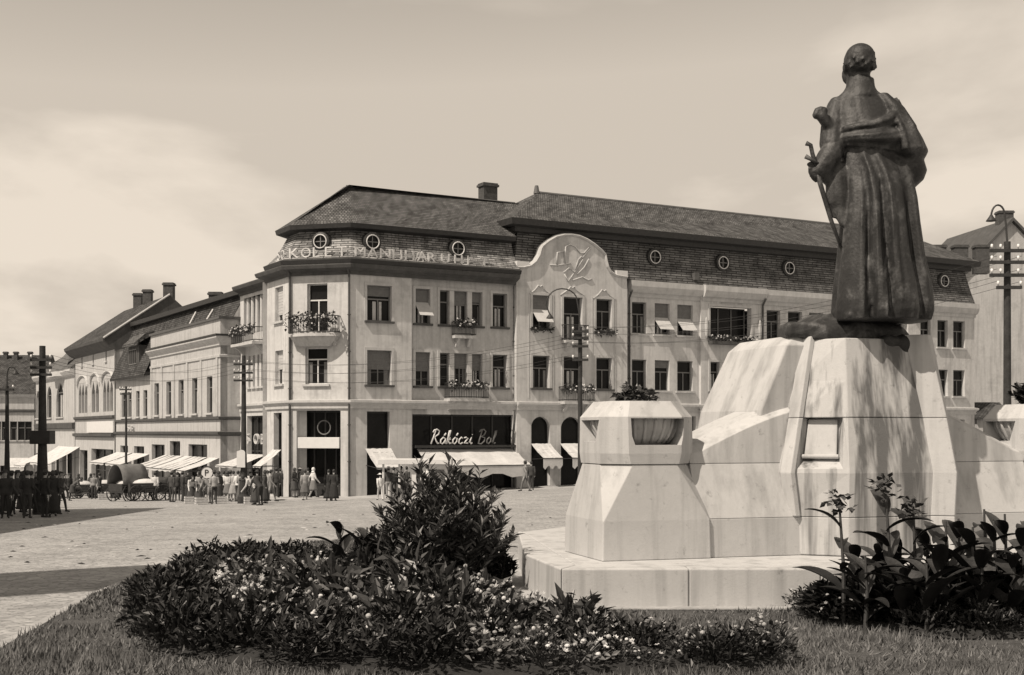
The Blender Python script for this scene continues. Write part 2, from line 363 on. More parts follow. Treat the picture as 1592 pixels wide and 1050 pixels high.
# ------------------------------------------------------------------ building kit
def facade(mb, F, t0, t1, z0, z1, ops, depth=0.3, m=0, returns=0.5, low=None):
    T = sorted({t0, t1, *[q for o in ops for q in o[:2]]}); Z = sorted({z0, z1, *([low[0]] if low else []), *[q for o in ops for q in o[2:4]]})
    for i in range(len(T)-1):
        for j in range(len(Z)-1):
            tm_, zm = (T[i]+T[i+1])/2, (Z[j]+Z[j+1])/2
            if any(o[0] < tm_ < o[1] and o[2] < zm < o[3] for o in ops): continue
            mb.quad(F.pt(T[i], 0, Z[j]), F.pt(T[i+1], 0, Z[j]), F.pt(T[i+1], 0, Z[j+1]), F.pt(T[i], 0, Z[j+1]), low[1] if low and zm < low[0] else m)
    for a, b, c, d in [o[:4] for o in ops]:
        for p, q in (((a, c), (b, c)), ((b, c), (b, d)), ((b, d), (a, d)), ((a, d), (a, c))):
            mb.quad(F.pt(p[0], 0, p[1]), F.pt(q[0], 0, q[1]), F.pt(q[0], -depth-0.12, q[1]), F.pt(p[0], -depth-0.12, p[1]), m)
    if returns:
        for t in (t0, t1): mb.quad(F.pt(t, 0, z0), F.pt(t, -returns, z0), F.pt(t, -returns, z1), F.pt(t, 0, z1), m)
def window(F, par, a, b, c, d, frame='frame', depth=0.3, sill=True, surround=True, blind=0.0, bmat='blind', transom=0.66, cols=2, flap=False, name='window'):
    w_, h = b-a, d-c; k = MB(); fw = 0.07; o1, o0 = -depth+0.05, -depth-0.03
    k.fbox(F, a, a+fw, o0, o1, c, d); k.fbox(F, b-fw, b, o0, o1, c, d)
    k.fbox(F, a+fw, b-fw, o0, o1, c, c+fw); k.fbox(F, a+fw, b-fw, o0, o1, d-fw, d)
    zt = c+h*transom
    if transom < 1: k.fbox(F, a+fw, b-fw, o0+.01, o1+.015, zt-0.04, zt+0.04)
    else: zt = d-fw+0.04
    cs = [a+fw+(b-a-2*fw)*i/cols for i in range(cols+1)]
    for t in cs[1:-1]: k.fbox(F, t-0.035, t+0.035, o0+.01, o1+.01, c+fw, zt-0.04)
    wn = k.build(name, frame, par)
    def pane(p, q, r, s_):
        g = MB(); g.quad(F.pt(p, -depth-.01, r), F.pt(q, -depth-.01, r), F.pt(q, -depth-.012, s_), F.pt(p, -depth-.012, s_)); g.build('pane', 'glass', wn)
    for i in range(cols): pane(cs[i], cs[i+1], c+0.02, zt)
    if transom < 1: pane(a+0.02, b-0.02, zt, d-0.02)
    rc = random.random()
    if rc < .5 and h > 1.5 and w_ > .6:
        tm_ = (a+b)/2; hh = (zt-c)*.9
        for x0, x1 in (((tm_-w_*.2, tm_-w_*.06), (tm_+w_*.06, tm_+w_*.17)) if rc < .25 else ((a+.1, a+w_*.24), (b-w_*.24, b-.1))):
            g = MB(); n_ = 6
            for i in range(n_):
                q0, q1 = x0+(x1-x0)*i/n_, x0+(x1-x0)*(i+1)/n_; e0, e1 = -depth-.002+.01*(i % 2), -depth-.002+.01*((i+1) % 2)
                g.quad(F.pt(q0, e0, c+.06), F.pt(q1, e1, c+.06), F.pt(q1, e1, c+hh), F.pt(q0, e0, c+hh))
            g.build('curtain', 'blind_light' if rc < .25 else 'blind', wn)
    if sill:
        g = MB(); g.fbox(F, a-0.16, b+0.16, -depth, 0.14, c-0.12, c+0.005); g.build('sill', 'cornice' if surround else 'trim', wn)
    if surround:
        g = MB(); s_ = 0.17
        g.fbox(F, a-s_, a-0.003, -.02, 0.05, c+.008, d+s_); g.fbox(F, b+0.003, b+s_, -.02, 0.05, c+.008, d+s_); g.fbox(F, a-.002, b+.002, -.02, 0.05, d+.003, d+s_)
        g.build('surround', 'trim', wn)
    if blind > 0:
        g = MB(); zb = d-h*blind
        n = max(3, int((d-zb)/0.09))
        for i in range(n):
            z_ = zb+(d-zb)*i/n; g.fbox(F, a+0.02, b-0.02, -depth+0.07, -depth+0.09+0.012*(i % 2), z_, zb+(d-zb)*(i+0.96)/n)
        g.build('blind', bmat, wn)
    if flap:
        g = MB(); P = F.pt; z_ = d-h*blind
        lo = 0.62
        g.hexa([P(a+.03, lo, z_-0.86), P(b-.03, lo, z_-.86), P(b-.03, lo-.03, z_-.83), P(a+.03, lo-.03, z_-.83), P(a+.03, -depth+.12, z_), P(b-.03, -depth+.12, z_), P(b-.03, -depth+.09, z_), P(a+.03, -depth+.09, z_)])
        g.build('open_shutter', 'blind_light', wn)
    return wn
def planter_mass(name, F, t0, t1, o0, o1, z0, par, n=140, hang=0.25, hgt=0.3, flowers=10):
    mb = MB(); P = []; D = []
    for i in range(n):
        P.append(F.pt(random.uniform(t0, t1), random.uniform(o0, o1), z0+random.uniform(-hang, hgt*0.5))); D.append((random.gauss(0, 1), random.gauss(-.2, 1), random.gauss(.5, .8)))
    leaves(mb, P, D, [random.uniform(.14, .3) for _ in P], [random.uniform(.1, .18) for _ in P])
    for i in range(flowers):
        p = F.pt(random.uniform(t0, t1), o1+0.02, z0+random.uniform(-hang*.6, hgt*.6)); mb.ell(p, (.06, .06, .05), 6, 4, 1)
    return mb.build(name, ['leaf', 'petal'], par, fix=False)
def balcony(F, par, t0, t1, depth, z0, h=1.0, bow=0.0, plants=True, dark=False, bars=True):
    k = MB(); n = 8
    def edge(i): s_ = i/n; return t0+(t1-t0)*s_, depth+bow*math.sin(math.pi*s_)
    outl = [edge(i) for i in range(n+1)]
    k.poly([F.pt(t0, -.02, z0-.18)]+[F.pt(t, o, z0-.18) for t, o in outl]+[F.pt(t1, -.02, z0-.18)], (0, 0, .18))
    bl = k.build('balcony', 'trim', par)
    for t in (t0+.25, t1-.45):
        c = MB(); c.hexa([F.pt(t, 0, z0-.7), F.pt(t, .12, z0-.7), F.pt(t+.2, .12, z0-.7), F.pt(t+.2, 0, z0-.7), F.pt(t, 0, z0-.183), F.pt(t, depth*.8, z0-.183), F.pt(t+.2, depth*.8, z0-.183), F.pt(t+.2, 0, z0-.183)]); c.build('bracket', 'trim', bl)
    r = MB()
    pts = [F.pt(t0+.05, 0, 0)]+[F.pt(t, o-.06, 0) for t, o in outl]+[F.pt(t1-.05, 0, 0)]
    pts = [Vector(p) for p in pts]
    for zz in (z0+.1, z0+h): r.tube([p+Vector((0, 0, zz)) for p in pts], .03, 5)
    if bars:
        for i in range(len(pts)-1):
            m_ = max(2, int((pts[i+1]-pts[i]).length/0.14))
            for j in range(m_):
                p = pts[i].lerp(pts[i+1], j/m_); r.tube([p+Vector((0, 0, z0+.05)), p+Vector((0, 0, z0+h))], .014, 4)
    r.build('railing', 'metal_dark', bl)
    if plants: planter_mass('balcony_flowers', F, t0, t1, depth*.75, depth+bow+.12, z0+h, bl, n=int(110*(t1-t0)/2), hang=.45, flowers=int(6*(t1-t0)))
    return bl
def awning(F, par, t0, t1, zw, zfr, outd, o_start=0.0, stripes=False, val=0.28, mt='canvas', label=None, sag=0.04):
    k = MB(); n = 10; nt_ = 5
    def P(i, j):
        s_ = j/nt_; return F.pt(t0+(t1-t0)*i/n, o_start+(outd-o_start)*s_, zw+(zfr-zw)*s_-sag*math.sin(math.pi*s_)*(1+.5*math.sin(i*2.1))+random.uniform(-.01, .01))
    V = [[P(i, j) for j in range(nt_+1)] for i in range(n+1)]
    for i in range(n):
        for j in range(nt_): k.quad(V[i][j], V[i+1][j], V[i+1][j+1], V[i][j+1], 1 if stripes and i % 3 == 1 else 0)
    a = k.build('awning', [mt, 'canvas_dark'], par)
    sl = a.modifiers.new('thick', 'SOLIDIFY'); sl.thickness = 0.015
    if label: a['label'] = label
    q = MB()
    for i in range(n):
        za, zb = val*(0.85+.2*math.sin(i*1.7)), val*(0.85+.2*math.sin((i+1)*1.7))
        p0, p1 = Vector(V[i][nt_])+Vector((0, 0, -.004)), Vector(V[i+1][nt_])+Vector((0, 0, -.004))
        q.quad(p0, p1, p1-Vector((0, 0, zb)), p0-Vector((0, 0, za)))
    q.build('valance', mt, a)
    for t in (t0+.05, t1-.05):
        r = MB(); r.tube([F.pt(t, o_start, zw-1.0), F.pt(t, outd-.05, zfr-.04)], .02, 5); r.build('arm', 'metal_dark', a)
    r = MB(); r.tube([F.pt(t0, outd, zfr-.03), F.pt(t1, outd, zfr-.03)], .025, 5); r.build('front_bar', 'metal_dark', a)
    return a
def oculus(F, par, t, o, z, r=0.42, tilt=0.28):
    k = MB(); n = 18
    prof = [(r*1.5, -.25), (r*1.42, .3), (r*1.08, .34), (r*.95, .22)]
    rings = []
    for rr, oo in prof:
        rings.append([F.pt(t+rr*math.cos(2*math.pi*j/n), o+oo-.35, z+rr*math.sin(2*math.pi*j/n)) for j in range(n)])
    k.loft(rings, cap=False)
    d = k.build('dormer', 'metal_dark', par)
    g = MB(); g.add([F.pt(t+r*math.cos(2*math.pi*j/n), o-.14, z+r*math.sin(2*math.pi*j/n)) for j in range(n)], [tuple(range(n))]); g.build('pane', 'glass', d)
    g = MB(); g.fbox(F, t-.03, t+.03, o-.13, o-.08, z-r, z+r); g.fbox(F, t-r, t-.031, o-.13, o-.085, z-.03, z+.03); g.fbox(F, t+.031, t+r, o-.13, o-.085, z-.03, z+.03); g.build('glazing_bar', 'frame', d)
    h = MB(); h.tube([F.pt(t+r*1.02*math.cos(2*math.pi*j/n), o-.01, z+r*1.02*math.sin(2*math.pi*j/n)) for j in range(n+1)], .035, 6); h.build('ring', 'frame_white', d)
def chimney(par, x, y, z0, z1, wx=.9, wy=.7, ang=0.0, cap=True, m='brick'):
    k = MB(); F = Frame((x, y), (math.cos(ang), math.sin(ang)))
    k.fbox(F, -wx/2, wx/2, -wy/2, wy/2, z0, z1-.25); k.fbox(F, -wx/2-.09, wx/2+.09, -wy/2-.09, wy/2+.09, z1-.247, z1-.1); k.fbox(F, -wx/2-.03, wx/2+.03, -wy/2-.03, wy/2+.03, z1-.097, z1)
    c = k.build('chimney', m, par)
    return c
def pipe(F, par, t, z0, z1, o=.12, r=.07, m='cornice'):
    k = MB(); k.tube([F.pt(t, o+.35, z1), F.pt(t, o, z1-.5), F.pt(t, o, z0)], r, 8)
    for z_ in np.arange(z0+1, z1-1, 2.2): k.tube([F.pt(t, o, z_), F.pt(t, o, z_+.06)], r*1.5, 8)
    k.build('downpipe', m, par)
def letters(F, par, text, t0, z, size, o=0.1, adv=None, mt='letter_old', shear=0, lean=0.0, ext=.03, name='letter', jit=0.0):
    t = t0
    for ch in text:
        if ch == ' ': t += (adv or size*.5); continue
        vs, fs = text_mesh(ch, size, ext, shear)
        mx_ = max(v.x for v in vs); mn = min(v.x for v in vs)
        k = MB(); sx = 1.0 if not adv else min(1.25, adv*.82/max(.05, mx_-mn))
        dz = random.uniform(-jit, jit)
        k.add([F.pt(t+(v.x-mn)*sx, o+v.z-lean*v.y, z+v.y+dz) for v in vs], fs)
        k.build(name, mt, par)
        t += adv or (mx_-mn)+size*.12
    return t
# ------------------------------------------------------------------ the corner building
BX = empty('corner_building', UWz(6, 3, 0), 'long three-storey corner building with tiled mansard roof, rooftop letters and curved gable', 'building')
WB, WT = -3.0, 13.75
Z1 = (6.85, 8.95); Z2 = (10.72, 12.87)
FR = lambda out=0.0: Frame(UW(0, 0), DR, out)
wall = MB(); sec = {}
# (left px, right px, out, windows as px spans, ground floor openings as (px, px, z0, z1), material)
def wins(F, spans): return [(F.tx(a), F.tx(b)) for a, b in spans]
SECS = [
 ('A', 544.5, 640, 0.0, [(570.5, 608.6)], [(570.5, 606, -.6, 5.25)]),
 ('B', 640, 803, -.30, [(641.8+4, 668.5), (683.6, 749.5), (765.7, 788)], [(641, 799.5, -.2, 5.1)]),
 ('P', 803, 975, .15, [(828, 854), (876, 905), (926.7, 951)], [(826, 855, 0, 5.0), (872, 905, 0, 5.0), (924, 953, 0, 5.0)]),
 ('D', 975, 1090, -.28, [(982.5, 1005), (1018, 1041), (1053, 1077)], [(985, 1082, 0.2, 5.1)]),
 ('E', 1090, 1186, -.06, [(1104, 1167.5)], [(1100, 1176, 0.2, 5.1)]),
 ('F', 1186, 1412, -.28, [(1192, 1213), (1225, 1247), (1258, 1280), (1296, 1316), (1330, 1350), (1364, 1384), (1390, 1406)], [(1200, 1300, .3, 5.1), (1310, 1400, .3, 5.1)]),
 ('G', 1412, 1515, .0, [(1431, 1447), (1457.5, 1473.5), (1482, 1500)], [(1425, 1450, .3, 5.0), (1460, 1500, .3, 5.0)]),
]
blinds = {('A', 0, 1): .55, ('A', 0, 2): .3, ('B', 0, 1): .56, ('B', 0, 2): .38, ('B', 1, 1): .45, ('B', 1, 2): .42, ('P', 0, 2): .42, ('D', 1, 2): .45, ('D', 2, 2): .45, ('D', 1, 1): .25}
flaps = {('B', 0, 2), ('P', 0, 2), ('D', 1, 2), ('D', 2, 2)}
for k_, a, b, out, ws, gs in SECS:
    F = FR(out); t0, t1 = F.tx(a), F.tx(b); sec[k_] = (F, t0, t1)
    W = wins(F, ws); ops = []
    for i, (p, q) in enumerate(W):
        for fl, Z in ((1, Z1), (2, Z2)):
            bottom = Z[0]
            if k_ == 'P' and i == 1 and fl == 2: bottom = 10.0
            ops.append((p, q, bottom, Z[1], i, fl))
    for p, q, c, d in gs: ops.append((F.tx(p), F.tx(q), c, d, -1, 0))
    facade(wall, F, t0, t1, WB, WT, ops, m=1 if k_ in 'B' else 0, returns=0.7)
    for p, q, c, d, i, fl in ops:
        if fl == 0: continue
        trip = (q-p) > 2.2
        if k_ == 'E' and fl == 2:
            window(F, BX, p, q, c, d, 'frame', depth=.75, transom=1.2, cols=3, surround=True)
        elif trip:
            W3 = q-p; m1, m2 = p+W3*.235, p+W3*.345; m3, m4 = p+W3*.655, p+W3*.765
            for (x0, x1) in ((m1, m2), (m3, m4)): k2 = MB(); k2.fbox(F, x0, x1, -.42, -.03, c, d); k2.build('pier', 'plaster', BX)
            window(F, BX, p, m1, c, d, cols=1, surround=False, sill=False, depth=.32, blind=.0 if k_ == 'B' else 0)
            window(F, BX, m2, m3, c, d, cols=2, surround=False, sill=False, depth=.32, blind=blinds.get((k_, i, fl), 0))
            window(F, BX, m4, q, c, d, cols=1, surround=False, sill=False, depth=.32, blind=.3 if fl == 2 else .5)
            k2 = MB(); k2.fbox(F, p-.15, q+.15, .0, .12, c-.13, c-.005); k2.build('sill', 'cornice', BX)
            k2 = MB(); s_ = .16
            k2.fbox(F, p-s_, p-.003, -.02, .05, c, d+s_); k2.fbox(F, q+.003, q+s_, -.02, .05, c, d+s_); k2.fbox(F, p-.002, q+.002, -.02, .05, d+.003, d+s_); k2.build('surround', 'trim', BX)
        else:
            window(F, BX, p, q, c, d, 'frame' if k_ != 'A' else 'frame', blind=blinds.get((k_, i, fl), 0), flap=(k_, i, fl) in flaps, surround=k_ in 'ABPE', bmat='blind' if (k_, i, fl) not in flaps else 'blind', transom=.62)
# chamfered corner and the short facet on the side street
P0, P1 = UW(0, CH), UW(CH, 0)
FC = Frame(P0, (P1[0]-P0[0], P1[1]-P0[1])); LC = math.dist(P0, P1)
ca, cb_ = FC.tx(477.5), FC.tx(509)
cops = [(ca, cb_, 10.05, 12.95), (ca-.12, cb_, 6.88, 9.1), (FC.tx(461), FC.tx(529.5), -.55, 5.3)]
facade(wall, FC, 0, LC, WB, WT, cops, returns=0)
window(FC, BX, *cops[0], frame='frame_white', surround=False, sill=False, transom=.66, name='balcony_door')
window(FC, BX, *cops[1], frame='frame_white', surround=False, transom=.68)
FL = Frame(UW(0, 6.96), (-DL[0], -DL[1]))     # t runs towards the corner
la, lb = FL.tx(427.8), FL.tx(440)
lops = [(la, lb, 10.85, 13.0), (la, lb, 6.95, 9.05), (FL.tx(425.5), FL.tx(438), -.9, 5.2)]
facade(wall, FL, 0, 6.96-CH, WB, WT, lops, returns=1.1)
for q in lops[:2]: window(FL, BX, *q, frame='frame_white', surround=False, blind=.8 if q[2] > 9 else .55, bmat='blind_light', cols=2, transom=1.2)
# recessed stretch of the side wing with its loggia
FW = Frame(UW(1.0, 15.6), (-DL[0], -DL[1])); LW = 15.6-6.96
nw = [FW.tx(q) for q in (386, 389.5, 393, 396.5, 400, 403, 406, 408.5, 411, 413)]
wops = [(nw[i], nw[i+1], 7.05, 9.2) for i in range(0, 10, 2)]+[(FW.tx(379), FW.tx(414), 10.7, 13.2), (FW.tx(384), FW.tx(413), -1.2, 5.1)]
wops = [tuple(q) for q in wops]
facade(wall, FW, 0, LW, WB, WT, wops, returns=0)
for q in wops[:5]: window(FW, BX, *q, surround=False, cols=1, transom=.7)
a, b, c, d = wops[5]
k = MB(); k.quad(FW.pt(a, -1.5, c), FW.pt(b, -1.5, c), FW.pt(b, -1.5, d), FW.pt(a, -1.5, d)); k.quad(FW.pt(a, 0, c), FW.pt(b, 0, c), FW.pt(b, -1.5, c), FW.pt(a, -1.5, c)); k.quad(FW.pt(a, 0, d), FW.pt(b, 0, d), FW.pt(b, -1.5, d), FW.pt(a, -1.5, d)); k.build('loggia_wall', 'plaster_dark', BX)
for i in range(5):
    t = a+(b-a)*(i+.5)/5; k = MB(); k.tube([FW.pt(t, -.2, c), FW.pt(t, -.2, d)], [.17, .14], 10); k.build('column', 'trim', BX)
bl = balcony(FW, BX, a-.1, b-.2, .9, 10.0, .95)
# back walls so that the building is closed
for (A_, B_) in ((UW(14.1, 9), UW(0.4, 9)), (UW(56.8, 0), UW(56.8, 9)), (UW(56.8, 9), UW(14.1, 9)), (UW(1.0, 15.6), UW(9, 15.6)), (UW(9, 15.6), UW(9, 9))):
    wall.quad((*A_, WB), (*B_, WB), (*B_, WT), (*A_, WT))
wall.build('wall', ['plaster', 'plaster_dark'], BX, fix=False)
# inside: dark room backs so that open shop fronts are deep
shop = MB()
def shopfront(F, a, b, c, d, panes=3, depth=.45, door=None, frame='metal_dark', fasc=None):
    k = MB(); n = panes; o0, o1 = -depth-.02, -depth+.07
    ts = [a+(b-a)*i/n for i in range(n+1)]
    for t in ts: k.fbox(F, t-.05, t+.05, o0, o1, c, d)
    zt = c+(d-c)*.62
    for z_ in (c+.35, zt, d-.06): k.fbox(F, a, b, o0+.01, o1-.01, z_-.05, z_+.05)
    k.fbox(F, a, b, o0-.01, o1-.03, c-.4, c+.34)
    s_ = k.build('shop_front', frame, BXcur[0])
    for i in range(n):
        for (r, q) in ((c+.36, zt-.05), (zt+.05, d-.1)):
            g = MB(); g.quad(F.pt(ts[i]+.05, -depth, r), F.pt(ts[i+1]-.05, -depth, r), F.pt(ts[i+1]-.05, -depth, q), F.pt(ts[i]+.05, -depth, q)); g.build('pane', 'glass', s_)
    return s_
BXcur = [BX]
for k_, a, b, out, ws, gs in SECS:
    F = sec[k_][0]
    for p, q, c, d in gs:
        ta, tb = F.tx(p), F.tx(q)
        shopfront(F, ta, tb, c, d, panes=max(1, int(round((tb-ta)/1.6))), depth=.38)
        if k_ == 'P':   # arched heads: fill the spandrels
            k = MB(); r = (tb-ta)/2; tc_ = (ta+tb)/2; zs = d-r
            for sgn in (-1, 1):
                arc = [F.pt(tc_+sgn*r*math.cos(x), -.02, zs+r*math.sin(x)) for x in np.linspace(0, math.pi/2, 8)]
                k.poly(arc+[F.pt(tc_+sgn*r, -.02, d)], tuple(-.3*np.array((*F.n, 0))))
            k.build('arch', 'plaster', BX)
shopfront(FL, *lops[2], panes=1, depth=.4); shopfront(FW, *wops[6], panes=3, depth=.4)
# corner entrance: white fascia, door, steps, round sign
a, b, c, d = cops[2]
shopfront(FC, a, b, c+1.0, d, panes=4, depth=1.1)
k = MB(); k.fbox(FC, a+.12, b-.05, -1.0, .1, 3.02, 3.68); k.build('entrance_fascia', 'sign_white', BX, bevel=.02)
for i in range(4):
    k = MB(); k.fbox(FC, a+1.1-.15*(3-i), b-.5+.1*(3-i)-.2, -1.1, -.1+.3*(3-i), -1.0, -.02+.16*i-.35); k.build('step', 'kerb', BX)
k = MB(); th = np.linspace(0, 2*math.pi, 25); cc = (a+b)/2+.1
k.tube([FC.pt(cc+.42*math.cos(x), -.6, 4.28+.42*math.sin(x)) for x in th], .035, 6); k.build('ring_sign', 'blind', BX)
# courses, cornice and gutters along the whole front
edge = [UW(1.0, 15.5), UW(1.0, 6.97), UW(0, 6.96), P0, P1, UW(14.2, 0)]
sc_prof = [(0.0, 5.42), (.10, 5.42), (.10, 5.62), (.26, 5.78), (.26, 5.92), (0.0, 5.96)]
cor1 = [(0.0, 13.45), (.12, 13.45), (.14, 13.62), (.55, 13.80), (.62, 13.98), (.62, 14.05), (0, 14.06)]
k = MB(); k.sweep(edge, sc_prof); k.build('string_course', 'trim', BX)
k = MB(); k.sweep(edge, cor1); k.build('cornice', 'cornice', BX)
edge2 = [UW(14.35, 1.0), UW(14.35, -.15)]
for nm in 'PDEFG':
    F, t0, t1 = sec[nm]
    edge2 += [F.pt(t0+(.02 if nm != 'P' else 0), 0, 0)[:2], F.pt(t1-.02, 0, 0)[:2]]
edge2.append(UW(56.75, 2.0))
edge2 = edge2[2:]
k = MB(); k.sweep(edge2, sc_prof); k.build('string_course', 'trim', BX)
for nm in 'DEFG':
    F, t0, t1 = sec[nm]; e = [F.pt(t0+.06, 0, 0)[:2], F.pt(t1+.05, 0, 0)[:2]]
    k = MB(); k.sweep(e, [(-.1, 13.2), (.10, 13.2), (.12, 13.42), (.3, 13.5), (.42, 13.72), (.48, 13.9), (.48, 14.28), (-.1, 14.36)]); k.build('cornice', 'trim', BX)
# roofs
RA = [UW(3.2, 8.6), UW(0, 5.4), P0, P1, UW(24, 0), UW(24, 8.6)]
def clampu(mb):
    for i, p in enumerate(mb.v):
        du, dw = p[0]-OX[0], p[1]-OX[1]; u = du*DR[0]+dw*DR[1]; w_ = du*DL[0]+dw*DL[1]; lim = 14.25+max(0, min(w_, 8.6-w_)-.7)*1.3
        if u > lim: q = UW(lim, w_); mb.v[i] = (q[0], q[1], p[2])
r1 = MB(); r1.sweep(RA, [(.62, 14.07), (.70, 14.30), (.45, 14.42), (-.05, 14.95), (-.42, 15.6), (-.75, 16.25)], closed=True, m=[1, 1, 0, 0, 0], uv=True)
clampu(r1); RF1 = r1.build('mansard_roof', ['tile_old', 'metal_dark'], BX, fix=False)
r1 = MB(); r1.sweep(RA, [(-.75, 16.2), (-.05, 16.28), (.02, 16.55), (-.25, 16.72), (-4.22, 19.55)], closed=True, m=[1, 1, 0, 0], uv=True)
r1.f.append(tuple(len(r1.v)-1-5*i for i in range(5, -1, -1))); r1.m.append(0)
clampu(r1); r1.build('upper_roof', ['tile_top', 'metal_dark'], BX, fix=False)
RB = [UW(14.0, -.1), UW(56.9, -.1), UW(56.9, 8.9), UW(14.0, 8.9)]
r1 = MB(); r1.sweep(RB, [(-.03, 14.3), (-.1, 14.6), (-.3, 15.4), (-.6, 16.95)], closed=True, m=0, uv=True)
r1.build('mansard_roof', ['tile_dark'], BX, fix=False)
r1 = MB(); r1.sweep(RB, [(-.6, 16.9), (-.25, 16.95), (-.22, 17.25), (.25, 17.32), (.3, 17.72), (.0, 17.85), (-4.4, 20.45)], closed=True, m=[1, 1, 1, 1, 0, 0], uv=True)
r1.build('upper_roof', ['tile_top', 'metal_dark'], BX, fix=False)
k = MB(); k.tube([UWz(18.35, 4.35, 20.45), UWz(52.4, 4.35, 20.45)], .13, 8); k.tube([UWz(18.35, 4.35, 20.4), UWz(18.35, 4.35, 20.95)], [.22, .12], 8); k.build('ridge', 'lead', BX)
k = MB(); k.tube([UWz(4.3, 4.3, 19.55), UWz(16.6, 4.3, 19.55)], .10, 8); k.build('ridge', 'lead', BX)
chimney(BX, *UW(15.0, 5.2), 18.0, 20.9, 1.05, .8, math.atan2(DR[1], DR[0]))
F = FR(0)
oculus(FC, BX, LC*.50, .0, 15.5, .40)
for px in (580, 713): oculus(F, BX, F.tx(px), .0, 15.5, .40)
for px in (1020, 1126, 1229, 1330, 1470): oculus(F, BX, F.tx(px), -.05, 16.0, .42)
k = MB(); k.fbox(F, F.tx(1081)-.2, F.tx(1081)+.2, -.3, .2, 14.6, 15.1); k.build('roof_hatch', 'lead', BX)
# letters that stand along the roof edge
letters(FL, BX, 'SO', 3.0, 14.5, .82, o=.35, adv=.62)
letters(FC, BX, 'KOLET', .15, 14.5, .86, o=.38, adv=.78)
letters(F, BX, 'MANHHA', F.tx(548), 14.5, .86, o=.38, adv=.82)
letters(F, BX, 'ARUHIT', F.tx(640), 14.5, .8, o=.36, adv=.92, mt='letter_old')
# curved gable
F, t0, t1 = sec['P']
raw = [(803.5, 417), (812, 417), (824, 414.5), (832, 408), (838, 398), (840.5, 388), (843, 384), (852, 376.5), (864, 369.5), (876, 366.5), (888, 366.5), (900, 368.5), (912, 374), (924, 382), (934, 390.5), (940.5, 397.5), (942, 406), (944.5, 416), (949, 424), (956, 429), (966, 431), (974.5, 432)]
gp = [(F.tx(x), F.z(x, v)) for x, v in raw]
k = MB(); nn_ = Vector((*F.n, 0))
k.poly([F.pt(t, 0, z) for t, z in gp]+[F.pt(t1, 0, WT), F.pt(t0, 0, WT)], -nn_*.45); k.build('gable', 'plaster', BX)
k = MB(); cop = [F.pt(t, -.14, z+.05) for t, z in gp]; k.tube(cop, .13, 8, sq=(2.4, 1)); k.build('coping', 'trim', BX)
for q in (gp[1], gp[-2]): k = MB(); k.fbox(F, q[0]-.45, q[0]+.45, -.4, .12, q[1]+.1, q[1]+.42); k.build('coping_block', 'white', BX)
def pxs(F, pts, o): return [F.pt(F.tx(x), o, F.z(x, v)) for x, v in pts]
for pts in ([(865, 412), (866, 393), (877, 391), (877, 409)], [(878, 409), (879, 384), (886, 380), (894, 384), (902, 394), (908, 394), (916, 384)], [(855, 412), (866, 413), (887, 410)], [(876, 424), (884, 417), (893, 424), (883, 438), (877, 426)], [(890, 436), (905, 431), (914, 436), (920, 434)], [(893, 424), (903, 408), (907, 402)], [(897, 427), (908, 416), (915, 403)], [(894, 420), (899, 404), (904, 399)], [(905, 402), (912, 392), (918, 386)]):
    k = MB(); k.tube(pxs(F, pts, .02), .055, 5); k.build('relief', 'plaster_dark', BX, smooth=True)
for (xa, xb, vt) in ((826, 853, 456), (874, 905, 458), (925, 952, 463)):
    xm = (xa+xb)/2; k = MB()
    k.tube(pxs(F, [(xa-3, vt+1), (xa+4, vt-4), (xm-6, vt-8), (xm-3, vt-12), (xm, vt-10), (xm+3, vt-12), (xm+6, vt-7), (xb-4, vt-3), (xb+3, vt+2)], .02), .05, 5); k.build('hood_moulding', 'trim', BX)
for (xa, xb) in ((826.5, 856), (924.5, 954)):
    ta, tb = F.tx(xa), F.tx(xb)
    planter_mass('window_box', F, ta-.1, tb+.1, .05, .3, 10.66, BX, n=90, hang=.22, flowers=2)
for q in (0, 2):
    xa, xb = ((828, 854), (926.7, 951))[q//2]
    ta, tb = F.tx(xa), F.tx(xb)
    for t in (ta-.3, tb+.3): k = MB(); k.fbox(F, t-.03, t+.03, -.02, .03, 6.2, 13.0); k.build('pilaster_strip', 'trim', BX)
# balconies
bb = balcony(FC, BX, .15, LC-.62, .55, 9.9, 1.05, bow=.5)
k = MB(); k.loft([[FC.pt(1.75+(t-1.75)*s_, o*s_, z_) for t, o in [(.2, 0)]+[(.2+(LC-.87)*i/8, .5+.5*math.sin(math.pi*i/8)) for i in range(9)]+[(LC-.67, 0)]] for s_, z_ in ((.62, 9.15), (.85, 9.45), (.98, 9.718))]); k.build('corbel', 'plaster_dark', bb)
planter_mass('balcony_flowers', FC, .1, LC-.55, .5, 1.1, 10.7, bb, n=200, hang=.5, flowers=8)
F = sec['B'][0]; xm = F.tx(718); balcony(F, BX, xm-.75, xm+.75, .55, 10.05, .85); balcony(F, BX, xm-1.25, xm+1.5, .8, 6.1, .95)
F = sec['P'][0]; balcony(F, BX, F.tx(872), F.tx(908), .6, 10.0, 1.0, plants=False); balcony(F, BX, F.tx(868), F.tx(915), .8, 6.0, .95)
F = sec['E'][0]; planter_mass('window_box', F, F.tx(1101), F.tx(1172), .05, .45, 10.65, BX, n=260, hang=.25, flowers=26)
k = MB(); k.fbox(F, F.tx(1101), F.tx(1172), 0, .5, 10.18, 10.4); k.build('ledge', 'cornice', BX)
balcony(F, BX, F.tx(1118), F.tx(1168), .8, 6.05, .95)
for t in (F.tx(1097), F.tx(1180)):
    k = MB(); k.ell(F.pt(t, .1, 11.35), (.14, .14, .75), 8, 7); k.build('wall_ornament', 'plaster_dark', BX)
